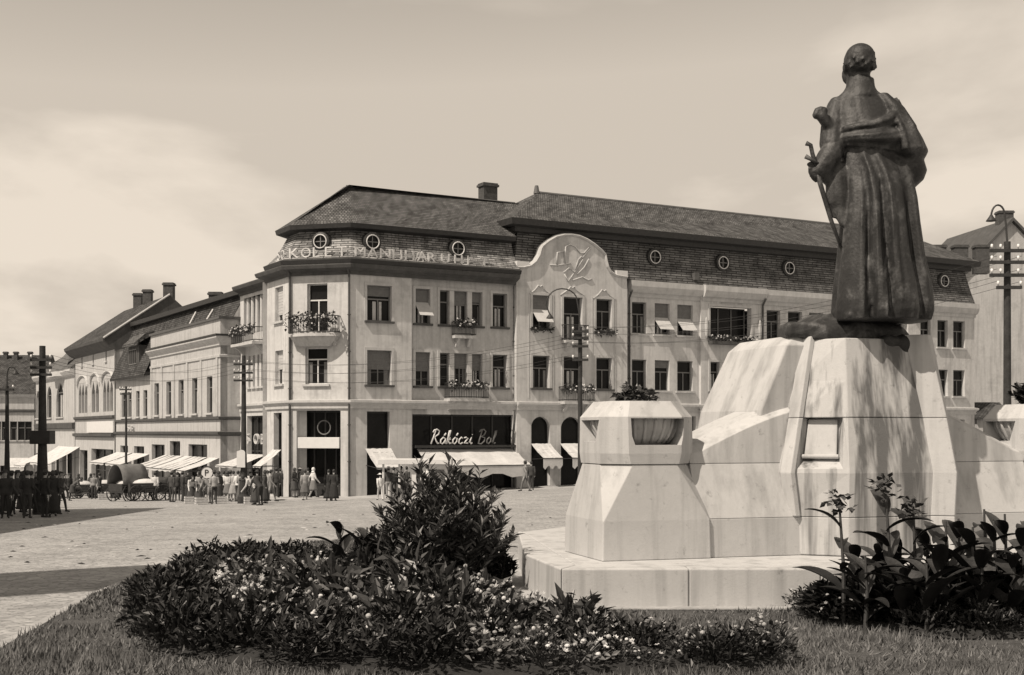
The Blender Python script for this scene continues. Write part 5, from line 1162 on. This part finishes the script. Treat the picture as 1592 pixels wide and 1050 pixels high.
pF = gpt(1566, 800); pole('F', 'telegraph_pole', 'tall dark telegraph pole with four crossarms at the right edge', pF, 376, .14, arms=((391, .62), (409, .62), (429, .62), (448, .4)), neck=[tuple(at(1566, 378, pF.y)), tuple(at(1564, 350, pF.y))]+neckpts(pF, 1562, 1541, 335, 319, 337))
k = MB()
def wire(a, b, sag=.8, r=.0065):
    a, b = Vector(a), Vector(b); k = MB(); k.tube([a.lerp(b, t)-Vector((0, 0, sag*4*t*(1-t))) for t in np.linspace(0, 1, 22)], r, 4); return k
def tip(key, v, dx=0): b, H = POLES[key]; return at(0, v, b.y)+Vector((b.x+dx-at(0, v, b.y).x, -.2, .2))
WL = [('A', 'C', 560, 567), ('A', 'C', 572, 580), ('C', 'E', 567, 526), ('C', 'E', 580, 539), ('C', 'E', 592, 560), ('E', 'F', 516, 409), ('E', 'F', 526, 429), ('E', 'F', 539, 448)]
for i, (a, b, va, vb) in enumerate(WL):
    for dx in (-.4, .4):
        q = wire(tip(a, va, dx), tip(b, vb, dx), .7); lab = {'AC': 'overhead wire between the left crowd pole and the fluted pole', 'CE': 'overhead wire between the fluted pole and the swan-neck pole', 'EF': 'overhead wire from the swan-neck pole to the right edge pole'}[a+b]
        tag(q.build('overhead_wire', 'metal_dark'), lab, 'wire', 'wires '+a+b)
# round parking sign and white board on the pole
E = empty('parking_sign', tuple(gpt(322, 781)), 'round white parking sign with a black letter P among the market crowd', 'sign'); b = gpt(322, 781)
zc = EYE+(HV-735)/FPX*b.y
k = MB(); k.tube([b, (b.x, b.y, zc)], .03, 6); k.build('post', 'metal_dark', E)
k = MB(); k.loft([[(b.x+.36*math.cos(a), b.y-.05+d, zc+.36*math.sin(a)) for a in np.linspace(0, 2*math.pi, 24, endpoint=False)] for d in (0, .03)]); k.build('disc', 'sign_white', E)
k = MB(); k.tube([(b.x+.35*math.cos(a), b.y-.05, zc+.35*math.sin(a)) for a in np.linspace(0, 2*math.pi, 25)], .03, 5); k.build('rim', 'metal_dark', E)
vs, fs = text_mesh('P', .5, .01); k = MB(); k.add([(b.x-.15+v.x, b.y-.065-v.z, zc-.17+v.y) for v in vs], fs); k.build('letter', 'metal_dark', E, fix=False)
E = empty('notice_board', tuple(pC+Vector((0, 0, 1.9))), 'blank white board with rounded top fixed to the fluted pole', 'sign'); y = pC.y-.32
k = MB(); q = [(368, 727), (381, 727), (381, 703), (379, 700.5), (375, 699.5), (368, 702)]; k.poly([at(x, v, y) for x, v in q], (0, .04, 0)); k.build('board', 'sign_white', E)
# ------------------------------------------------------------------ street kiosk
kb_ = gpt(596, 776); E = empty('kiosk', tuple(kb_), 'low white kiosk with flat roof and posts before the lettered shop', 'kiosk'); y0 = kb_.y
xa, xb, xc, xw = [at(x, 0, y0).x for x in (588, 622, 702, 640)]; zr = at(0, 714, y0).z; zr2 = at(0, 722, y0).z; zg = kb_.z-.3
k = MB(); k.box(xa, xc, y0-.3, y0+1.9, zr2, zr); k.build('roof', 'white', E, bevel=.02)
for x in (at(596, 0, y0).x, at(621, 0, y0).x):
    k = MB(); k.tube([(x, y0, zg), (x, y0, zr2)], .06, 8); k.build('post', 'white', E)
k = MB(); k.box(xw, xc-.1, y0+.02, y0+1.8, zg, zr2-.002); k.build('wall', 'white', E)
k = MB(); k.box(xw+.9, xc-.4, y0-.02, y0+.019, zg+1.2, zr2-.3); k.build('shutter', 'blind', E)
# ------------------------------------------------------------------ people
def person_mesh(pose):
    mb = MB(); J = {}
    walk = 1 if 'walk' in pose else 0; bend = 1 if 'bend' in pose else 0
    pel = Vector((0, 0, .92))
    ax = Vector((0, -math.sin(.85*bend), math.cos(.85*bend)))
    T = lambda d, x=0.0, f=0.0: pel+ax*d+Vector((x, 0, 0))+Vector((0, -ax.z, ax.y))*f
    rows = [(-.06, .155, .115), (.05, .16, .12), (.18, .15, .11), (.32, .175, .125), (.45, .185, .12), (.53, .12, .09)]
    mb.loft([[T(d)+Vector((rx*math.cos(a), 0, 0))+Vector((0, -ax.z, ax.y))*ry*math.sin(a) for a in np.linspace(0, 2*math.pi, 14, endpoint=False)] for d, rx, ry in rows])
    mb.capsule([T(.5), T(.64)], .058, 8)
    hd = T(.72)+Vector((0, -.02-.05*bend, 0)); mb.ell(hd, (.078, .098, .118), 12, 9); mb.ell(hd+Vector((0, -.1, -.01)), (.016, .024, .02), 6, 5)
    for s_ in (-1, 1):
        sw = .22*walk*s_
        sh = T(.48, .185*s_); el = sh+Vector((.045*s_, .05+sw*.6-.12*bend, -.28)); wr = el+Vector((-.015*s_, -.1+sw*.5-.08*bend, -.23))
        if 'carry' in pose: wr = el+Vector((-.06*s_, -.22, -.05))
        mb.capsule([sh, el, wr], [.066, .05, .036], 8); hb = wr+(wr-el).normalized()*.06; mb.capsule([wr, hb], [.032, .038], 6)
        for q in range(4): mb.capsule([hb+Vector((0, -.02+.014*q, -.01)), hb+Vector((-.01*s_, -.026+.014*q, -.075))], .0095, 4)
        mb.capsule([wr+Vector((0, -.03, -.01)), hb+Vector((-.01*s_, -.05, -.01))], .011, 4)
        st = .26*walk*s_
        hp_ = pel+Vector((.09*s_, 0, -.04)); kn = hp_+Vector((.01*s_, -.03-st*.5, -.41)); an = kn+Vector((0, .05-st*.55, -.40)); toe = an+Vector((.03*s_, -.16, -.045))
        mb.capsule([hp_, kn, an], [.095, .064, .043], 9); mb.capsule([an+Vector((0, .04, -.02)), toe], [.045, .036], 7)
    me = sculpt(mb, .022, 'body', 1)
    zs = [v.co.z for v in me.vertices]; mi = min(zs); me.transform(Matrix.Translation((0, 0, -mi)))
    nP = len(me.polygons); idx = np.zeros(nP, int)
    hx, hy, hz = hd.x, hd.y, hd.z-mi
    for i, p in enumerate(me.polygons):
        c = p.center
        if (c-Vector((hx, hy, hz))).length < .175 and c.z > hz-.15: idx[i] = 0
        elif c.z < .085: idx[i] = 3
        elif c.z < .93-mi and abs(c.x) < .19 and not (abs(c.x) > .165 and c.z > .6): idx[i] = 2
        elif abs(c.x) > .15 and c.z < (.86 if not 'carry' in pose and not bend else .0): idx[i] = 0
        else: idx[i] = 1
    me.polygons.foreach_set('material_index', idx.tolist()); me.polygons.foreach_set('use_smooth', [True]*nP)
    for q in ('skin', 'hair', 'hair', 'shoe'): me.materials.append(M[q])
    return me, Vector((hx, hy, hz))
PM = {p: person_mesh(p) for p in ('stand', 'walk', 'bend', 'carry')}
ACC = {}
def acc(kind):
    if kind in ACC: return ACC[kind]
    k = MB()
    if kind == 'hair':
        k.ell((0, .018, .018), (.087, .098, .112), 12, 8)
    elif kind == 'hat':
        k.lathe((0, .0, .05), [(.15, 0), (.155, .012), (.098, .02), (.095, .07), (.08, .105), (.03, .11)], 16)
    elif kind == 'cap':
        k.lathe((0, .01, .045), [(.1, 0), (.108, .03), (.1, .06), (.03, .075)], 14); k.poly([(-.07, -.08, .05), (.07, -.08, .05), (.05, -.15, .042), (-.05, -.15, .042)], (0, 0, .012))
    elif kind == 'scarf':
        k.ell((0, .016, .012), (.097, .108, .125), 12, 8); k.loft([[(r*math.cos(a), .03+r*math.sin(a)*.8, z) for a in np.linspace(0, 6.283, 10, endpoint=False)] for r, z in ((.13, -.2), (.10, -.08))])
    elif kind == 'sunhat':
        k.lathe((0, 0, .06), [(.21, 0), (.215, .01), (.1, .02), (.09, .08), (.03, .1)], 18)
    elif kind in ('skirt', 'long'):
        b = .42 if kind == 'skirt' else .14
        rings = []
        for f in np.linspace(0, 1, 7):
            rr = .15+.15*f**.8
            rings.append([(rr*(1+.07*f*math.sin(7*a))*math.cos(a), rr*.82*(1+.07*f*math.sin(7*a+1))*math.sin(a), 1.02-(1.02-b)*f) for a in np.linspace(0, 6.283, 26, endpoint=False)])
        k.loft(rings)
    elif kind == 'coat':
        rings = []
        for rx, ry, z in ((.23, .19, .48), (.21, .165, .75), (.18, .14, 1.0), (.2, .15, 1.2), (.2, .135, 1.36), (.1, .09, 1.45)): rings.append([(rx*math.cos(a), ry*math.sin(a), z) for a in np.linspace(0, 6.283, 18, endpoint=False)])
        k.loft(rings)
    me = k.mesh(kind); bm = bmesh.new(); bm.from_mesh(me); bmesh.ops.recalc_face_normals(bm, faces=bm.faces); bm.to_mesh(me); bm.free(); me.polygons.foreach_set('use_smooth', [True]*len(me.polygons)); me.materials.append(M['hair'])
    ACC[kind] = me; return me
def person(px, v, pose, top, bot, head, face, label, skirt=None, sc=1.0, hm=None, pos=None):
    p = pos if pos is not None else gpt(px, v); me, hd = PM[pose]
    o = bpy.data.objects.new('person', me); COL.objects.link(o); o.location = p; o.rotation_euler = (0, 0, math.radians(face)); o.scale = (sc,)*3
    tag(o, label, 'person', 'people on the square')
    for i, m_ in ((1, grey(top)), (2, grey(bot) if not skirt else M['skin']), (3, M['shoe'])):
        o.material_slots[i].link = 'OBJECT'; o.material_slots[i].material = m_
    def child(kind, m_, at0):
        c = bpy.data.objects.new({'long': 'skirt', 'sunhat': 'hat', 'scarf': 'headscarf'}.get(kind, kind), acc(kind)); COL.objects.link(c); c.parent = o; c.location = at0; c.material_slots[0].link = 'OBJECT'; c.material_slots[0].material = m_
    child('hair', M['hair'] if head != 'scarf' else M['hair'], hd)
    if head in ('hat', 'cap', 'scarf', 'sunhat'): child(head, hm or grey(.05), hd)
    if skirt and pose != 'bend': child(skirt, grey(bot), (0, 0, 0))
    if skirt and pose == 'bend': child(skirt, grey(bot), (0, .02, -.02))
    return o
PE = [
 (8, 806, 'stand', .04, .03, 'hat', 20, 'man in black hat and dark suit at the left picture edge', None),
 (27, 803, 'walk', .05, .03, 'hat', 60, 'man in black hat with pale collar walking in the left crowd', None),
 (42, 806, 'carry', .03, .04, 'cap', 190, 'man in dark jacket and cap turned away in the left crowd', None),
 (76, 797, 'stand', .03, .03, None, 170, 'bareheaded dark-clad person right of the thick pole', None),
 (88, 800, 'carry', .04, .03, 'hat', 160, 'dark-clad man in hat at the right end of the left crowd', None),
 (57, 796, 'stand', .05, .03, 'scarf', 10, 'woman in dark headscarf beside the thick pole', 'long'),
 (101, 779, 'walk', .06, .05, 'cap', 80, 'man in cap walking behind the left crowd', None),
 (113, 776, 'bend', .08, .05, 'scarf', 100, 'person stooping at a basket behind the left crowd', 'skirt'),
 (122, 775, 'stand', .05, .04, 'scarf', 190, 'woman in dark headscarf near the first handcart', 'long'),
 (146, 776, 'stand', .22, .04, 'cap', 0, 'man in white cap and light shirt between the carts', None),
 (155, 775, 'walk', .05, .04, 'hat', 250, 'man in dark hat walking between the carts', None),
 (134, 771, 'bend', .12, .05, 'scarf', 60, 'woman bending over the handcart', 'skirt'),
 (267, 781, 'stand', .06, .05, 'hat', 150, 'man in dark hat under the striped awning at its left', None),
 (276, 779, 'stand', .05, .04, None, 200, 'dark-clad person under the striped awning', None),
 (284, 780, 'carry', .04, .04, 'hat', 120, 'man in dark hat holding wares under the striped awning', None),
 (298, 781, 'bend', .55, .06, 'scarf', 20, 'woman in white blouse stooping over baskets by the parking sign', 'long'),
 (309, 781, 'stand', .3, .06, 'scarf', 330, 'woman in pale top left of the parking sign', 'long'),
 (333, 784, 'carry', .35, .05, 'hat', 205, 'man in light shirt and dark hat right of the parking sign', None),
 (328, 783, 'bend', .18, .06, None, 250, 'bareheaded person bending right under the parking sign', None),
 (348, 779, 'stand', .60, .08, None, 180, 'man in white shirt with back turned under the plain awning', None),
 (354, 779, 'stand', .55, .15, 'scarf', 170, 'woman in white blouse and grey skirt under the plain awning', 'skirt'),
 (363, 780, 'carry', .4, .3, None, 200, 'person in light dress left of the fluted pole', 'skirt'),
 (370, 780, 'stand', .62, .06, None, 160, 'man in bright white shirt just left of the fluted pole', None),
 (389, 782, 'stand', .45, .08, 'hat', 150, 'man in pale shirt and dark hat right of the fluted pole', None),
 (396, 785, 'bend', .5, .06, 'scarf', 280, 'woman in white top stooping by the kerb', 'long'),
 (405, 786, 'bend', .04, .03, 'hat', 240, 'dark-clad man crouching at the kerb right of the fluted pole', None),
 (412, 783, 'stand', .05, .04, 'scarf', 100, 'woman in black with headscarf near the downpipe', 'long'),
 (421, 780, 'walk', .2, .18, 'hat', 90, 'man in grey suit and dark hat near the downpipe', None),
 (430, 777, 'stand', .04, .03, 'hat', 170, 'man in black suit before the narrow shop window', None),
 (436, 776, 'stand', .05, .04, None, 180, 'bareheaded dark-clad person at the narrow shop window', None),
 (458, 777, 'carry', .05, .06, 'scarf', 70, 'woman carrying a dark bundle left of the corner entrance', 'skirt'),
 (466, 776, 'stand', .06, .05, 'sunhat', 180, 'woman in wide white hat left of the corner entrance', 'skirt', 1.0, .7),
 (474, 778, 'stand', .3, .12, None, 200, 'woman in pale blouse and dark skirt before the entrance steps', 'skirt'),
 (487, 777, 'walk', .62, .16, 'scarf', 120, 'woman in white headscarf and blouse on the entrance steps side', 'skirt', 1.0, .65),
 (511, 779, 'stand', .03, .03, None, 190, 'person in long black coat at the entrance, left of the pair', 'long'),
 (519, 779, 'stand', .03, .03, None, 170, 'person in long black coat at the entrance, right of the pair', 'long'),
 (554, 773, 'stand', .05, .04, 'hat', 90, 'man in dark hat holding the bicycle by the wall', None),
 (591, 778, 'walk', .6, .5, 'sunhat', 200, 'child in white clothes and pale hat by the kiosk post', None, .8, .6),
 (604, 775, 'stand', .06, .3, 'sunhat', 180, 'man in white hat and dark jacket under the kiosk roof', None, 1.0, .7),
 (612, 774, 'stand', .15, .06, None, 180, 'bareheaded person in grey jacket under the kiosk roof', None),
 (632, 773, 'carry', .06, .05, None, 150, 'dark-clad person leaning at the kiosk counter', None),
 (655, 777, 'stand', .025, .025, 'hat', 180, 'woman in black dress and small hat before the white kiosk wall', 'long', 1.0),
 (664, 780, 'walk', .5, .3, None, 130, 'person in light clothes half hidden by the tall shrub', 'skirt'),
 (817, 764, 'walk', .22, .15, 'hat', 240, 'man in grey suit walking past the large awning', None),
 (826, 762, 'stand', .05, .04, None, 180, 'dark-clad person under the pavilion awning', None),
]
PE += [
 (3, 800, 'carry', .04, .03, 'cap', 80, 'man in cap cut by the left picture edge', None),
 (18, 800, 'stand', .03, .03, 'hat', 200, 'man in black suit and hat behind the walking man at left', None),
 (35, 797, 'stand', .04, .04, 'scarf', 150, 'woman in black headscarf at the back of the left crowd', 'long'),
 (49, 801, 'walk', .03, .03, None, 120, 'bareheaded man in dark suit striding left of the thick pole', None),
 (82, 803, 'stand', .03, .03, 'scarf', 200, 'woman in black headscarf at the front of the left crowd', 'long'),
 (94, 796, 'walk', .05, .04, 'cap', 60, 'man in cap leaving the left crowd', None),
 (70, 805, 'stand', .03, .03, 'hat', 150, 'man in dark suit in front of the thick pole', None),
 (107, 776, 'stand', .04, .04, 'hat', 30, 'man in dark hat before the sloping awning', None),
 (141, 774, 'carry', .05, .05, 'scarf', 150, 'woman in dark clothes beside the man in white cap', 'long'),
 (173, 775, 'stand', .06, .05, 'hat', 100, 'man in dark hat behind the wooden cart', None),
 (182, 777, 'bend', .05, .05, 'scarf', 40, 'woman stooping behind the hooded cart', 'long'),
 (241, 779, 'stand', .5, .05, 'hat', 170, 'man in white shirt beside the harnessed horse', None),
 (291, 779, 'stand', .05, .04, 'scarf', 40, 'woman in black under the right half of the striped awning', 'long'),
 (316, 780, 'stand', .06, .05, 'hat', 120, 'man in dark hat behind the parking sign', None),
 (340, 781, 'stand', .05, .05, 'scarf', 220, 'woman in dark dress right of the bending person', 'long'),
 (358, 778, 'stand', .05, .04, 'hat', 150, 'man in dark hat at the back under the plain awning', None),
 (375, 783, 'carry', .3, .1, 'scarf', 190, 'woman in pale blouse hugging the fluted pole', 'long'),
 (400, 779, 'stand', .05, .04, 'hat', 200, 'man in black hat behind the stooping woman', None),
 (416, 779, 'carry', .3, .05, None, 160, 'person in light blouse between the two black-clad women', 'skirt'),
 (479, 776, 'stand', .06, .06, None, 170, 'dark-haired woman half hidden before the entrance door', 'skirt'),
 (623, 774, 'stand', .05, .05, 'hat', 200, 'man in dark hat at the right kiosk post', None),
]
for e in PE:
    e = list(e)+[1.0, None][len(e)-9:] if len(e) < 11 else list(e)
    person(*e[:9], sc=e[9], hm=grey(e[10]) if e[10] else None)
# ------------------------------------------------------------------ carts, horse, bicycle, market things
def wheel(par, c, r, axis, name='wheel', spokes=10):
    c = Vector(c); ax = Vector((*axis, 0)); d = Vector((-ax.y, ax.x, 0)); up = Vector((0, 0, 1)); k = MB()
    k.tube([c+(d*math.cos(a)+up*math.sin(a))*r for a in np.linspace(0, 6.2832, 25)], .035, 6); w0 = k.build(name, 'wood_dark', par)
    k = MB()
    for i in range(spokes): a = 6.2832*i/spokes; k.tube([c, c+(d*math.cos(a)+up*math.sin(a))*r], .016, 4)
    k.tube([c-ax*.08, c+ax*.08], .06, 8); k.build('spoke', 'wood_dark', w0)
def cart(label, base, ang, L_=2.4, W_=1.2, r=.5, hood=False, load=None):
    E = empty('cart', tuple(base), label, 'cart'); d = (math.cos(ang), math.sin(ang)); F = Frame(base[:2], d); z = base.z
    for t, o in ((-L_*.32, -W_/2-.08), (-L_*.32, W_/2+.08), (L_*.32, -W_/2-.08), (L_*.32, W_/2+.08)): wheel(E, F.pt(t, o, z+r), r, F.n)
    k = MB(); k.fbox(F, -L_/2, L_/2, -W_/2, W_/2, z+r+.05, z+r+.13); k.build('bed', 'wood_dark', E)
    for o in (-W_/2, W_/2-.04):
        for i in range(3): k = MB(); k.fbox(F, -L_/2, L_/2, o, o+.04, z+r+.14+i*.17, z+r+.28+i*.17); k.build('side_board', 'wood_dark', E)
    for t in (-L_/2, L_/2-.04): k = MB(); k.fbox(F, t, t+.04, -W_/2+.05, W_/2-.05, z+r+.14, z+r+.6); k.build('end_board', 'wood_dark', E)
    k = MB()
    for o in (-.3, .3): k.tube([F.pt(L_/2, o, z+r), F.pt(L_/2+1.7, o, z+r+.35)], .03, 5)
    k.build('shaft', 'wood_dark', E)
    if hood:
        k = MB(); k.loft([[F.pt(t, (W_/2+.1)*math.cos(a), z+r+.55+1.25*math.sin(a)) for a in np.linspace(0, math.pi, 12)] for t in np.linspace(-L_/2, L_/2*.55, 5)], cap=False, closed=False); h = k.build('hood', 'canvas_dark', E, smooth=True); h.modifiers.new('t', 'SOLIDIFY').thickness = .03
    if load is not None:
        k = MB(); k.ell(F.pt(-.1, 0, z+r+.55), (L_*.36, W_*.42, .32), 14, 8); k.build('load_cover', load, E, smooth=True)
    return E
cart('hooded dark horse cart in front of the parapet house', gpt(205, 779), 1.0, 2.6, 1.3, .5, True, 'canvas')
cart('open dark cart with a pale cloth over its load', gpt(230, 779), .5, 2.4, 1.2, .5, False, 'canvas')
cart('small handcart with pale load left of the hooded cart', gpt(133, 775), .2, 1.7, .9, .38, False, 'straw')
cart('open wooden cart with grey load right of the first handcart', gpt(166, 774), .3, 2.0, 1.0, .42, False, 'blind_light')
cart('low white-covered handcart behind the left crowd', gpt(54, 790), .1, 1.8, .95, .4, False, 'white')
def horse(label, base, ang):
    mb = MB()
    mb.loft([[(x, ry*math.cos(a), z+rz*math.sin(a)) for a in np.linspace(0, 6.283, 14, endpoint=False)] for x, ry, rz, z in ((-.85, .14, .2, 1.22), (-.7, .27, .33, 1.2), (-.35, .29, .34, 1.14), (.1, .29, .34, 1.12), (.45, .27, .37, 1.13), (.7, .2, .3, 1.2), (.85, .1, .16, 1.25))])
    mb.capsule([(.62, 0, 1.28), (.95, 0, 1.5), (1.15, 0, 1.68)], [.22, .16, .11], 10); mb.capsule([(1.12, 0, 1.74), (1.32, 0, 1.58), (1.52, 0, 1.38)], [.12, .1, .065], 10)
    for s_ in (-1, 1):
        mb.capsule([(1.1, .06*s_, 1.82), (1.12, .07*s_, 1.93)], [.035, .015], 6)
        mb.capsule([(.55, .15*s_, 1.05), (.55, .15*s_, .62), (.53, .15*s_, .2), (.57, .15*s_, .06)], [.12, .065, .045, .06], 8)
        mb.capsule([(-.6, .16*s_, 1.1), (-.48, .16*s_, .78), (-.72, .16*s_, .5), (-.7, .16*s_, .18), (-.66, .16*s_, .06)], [.2, .1, .06, .045, .06], 8)
    me = sculpt(mb, .035, 'horse_body', 2)
    E = empty('horse', tuple(base), label, 'horse'); E.rotation_euler = (0, 0, ang)
    o = put('body', me, 'horse', E, smooth=True)
    k = MB(); k.tube([(-.85, 0, 1.35), (-1.02, 0, 1.1), (-1.05, 0, .6)], [.05, .08, .03], 8); put('tail', k.mesh('tail'), 'hair', E, smooth=True)
    k = MB(); k.tube([(1.1, 0, 1.84), (.9, 0, 1.66), (.65, 0, 1.48)], [.04, .06, .03], 6); put('mane', k.mesh('mane'), 'hair', E, smooth=True)
    k = MB(); k.lathe((0, 0, 0), [(.06, 0), (.09, .1)], 8)
horse('dark horse harnessed beside the hooded cart', gpt(251, 778), -.6)
horse('dark horse standing behind the open cart', gpt(216, 776), -2.2)
b = gpt(546, 772); E = empty('bicycle', tuple(b), 'bicycle held against the wall by the corner entrance', 'bicycle'); F = Frame(b[:2], (.96, .27)); z = b.z+.33
for t in (-.52, .52): wheel(E, F.pt(t, 0, z), .33, F.n, 'wheel', 12)
k = MB()
for pq in (((-.52, 0), (-.12, .48)), ((-.12, .48), (-.02, -.05)), ((-.02, -.05), (-.52, 0)), ((-.12, .42), (.38, .45)), ((-.02, -.05), (.38, .42)), ((.52, 0), (.36, .55))): k.tube([F.pt(pq[0][0], 0, z+pq[0][1]), F.pt(pq[1][0], 0, z+pq[1][1])], .022, 6)
k.build('frame', 'metal_dark', E)
k = MB(); k.ell(F.pt(-.15, 0, z+.53), (.13, .08, .04), 8, 5); k.build('saddle', 'shoe', E)
k = MB(); k.tube([F.pt(.3, -.25, z+.62), F.pt(.38, 0, z+.58), F.pt(.3, .25, z+.62)], .018, 5); k.build('handlebar', 'metal_dark', E)
def crate(px, v, label, s_=.55, mtl='straw'):
    b = gpt(px, v); E = empty('crate', tuple(b), label, 'crate', 'market crates'); F = Frame(b[:2], (.9, .3+.2*random.random()))
    for i in range(3):
        k = MB(); z = b.z+.02+i*.13
        k.fbox(F, -s_/2, s_/2, -.2, -.18, z, z+.1); k.fbox(F, -s_/2, s_/2, .18, .2, z, z+.1); k.fbox(F, -s_/2, -s_/2+.02, -.18, .18, z, z+.1); k.fbox(F, s_/2-.02, s_/2, -.18, .18, z, z+.1); k.build('slat_row', mtl, E)
    k = MB(); k.fbox(F, -s_/2+.02, s_/2-.02, -.178, .178, b.z, b.z+.03)
    for i in range(10): k.ell(F.pt(random.uniform(-s_*.35, s_*.35), random.uniform(-.13, .13), b.z+.36), (.07, .07, .06), 7, 5)
    k.build('produce', 'leaf_light' if mtl == 'straw' else 'petal', E, smooth=True)
for px, v, lb in ((294, 783, 'wooden crate of produce left of the parking sign'), (313, 785, 'wooden crate right at the parking sign post'), (344, 783, 'wooden crate of produce under the plain awning'), (386, 784, 'wooden crate by the foot of the fluted pole'), (160, 777, 'wooden crate between the handcarts')):
    crate(px, v, lb, random.uniform(.4, .7))

# scraps of straw and droppings on the square
random.seed(31); k = MB()
for i in range(110):
    px_, v_ = random.uniform(0, 880), 785+95*random.random()**1.2; p = gpt0(px_, v_)
    if p.y < 31 and xleft(min(p.y, 30.7))-.2 < p.x < xright(p.y)+.3: continue
    a_ = random.uniform(0, 6.28); l_, w_ = random.uniform(.03, .13), random.uniform(.02, .05); m_ = 1 if random.random() < .3 else 0
    q = [(p.x+math.cos(a_)*dx*l_-math.sin(a_)*dy*w_, p.y+math.sin(a_)*dx*l_+math.cos(a_)*dy*w_) for dx, dy in ((-1, -1), (1, -.6), (.8, 1), (-.7, .8))]
    k.add([(x, y, gz(x, y)+.006) for x, y in q]+[(p.x, p.y, p.z+.03)], [(0, 1, 4), (1, 2, 4), (2, 3, 4), (3, 0, 4)], m_)
tag(k.build('litter', ['soil', 'straw'], fix=False), 'scraps of straw and droppings strewn over the paved square', 'litter', kind='stuff')
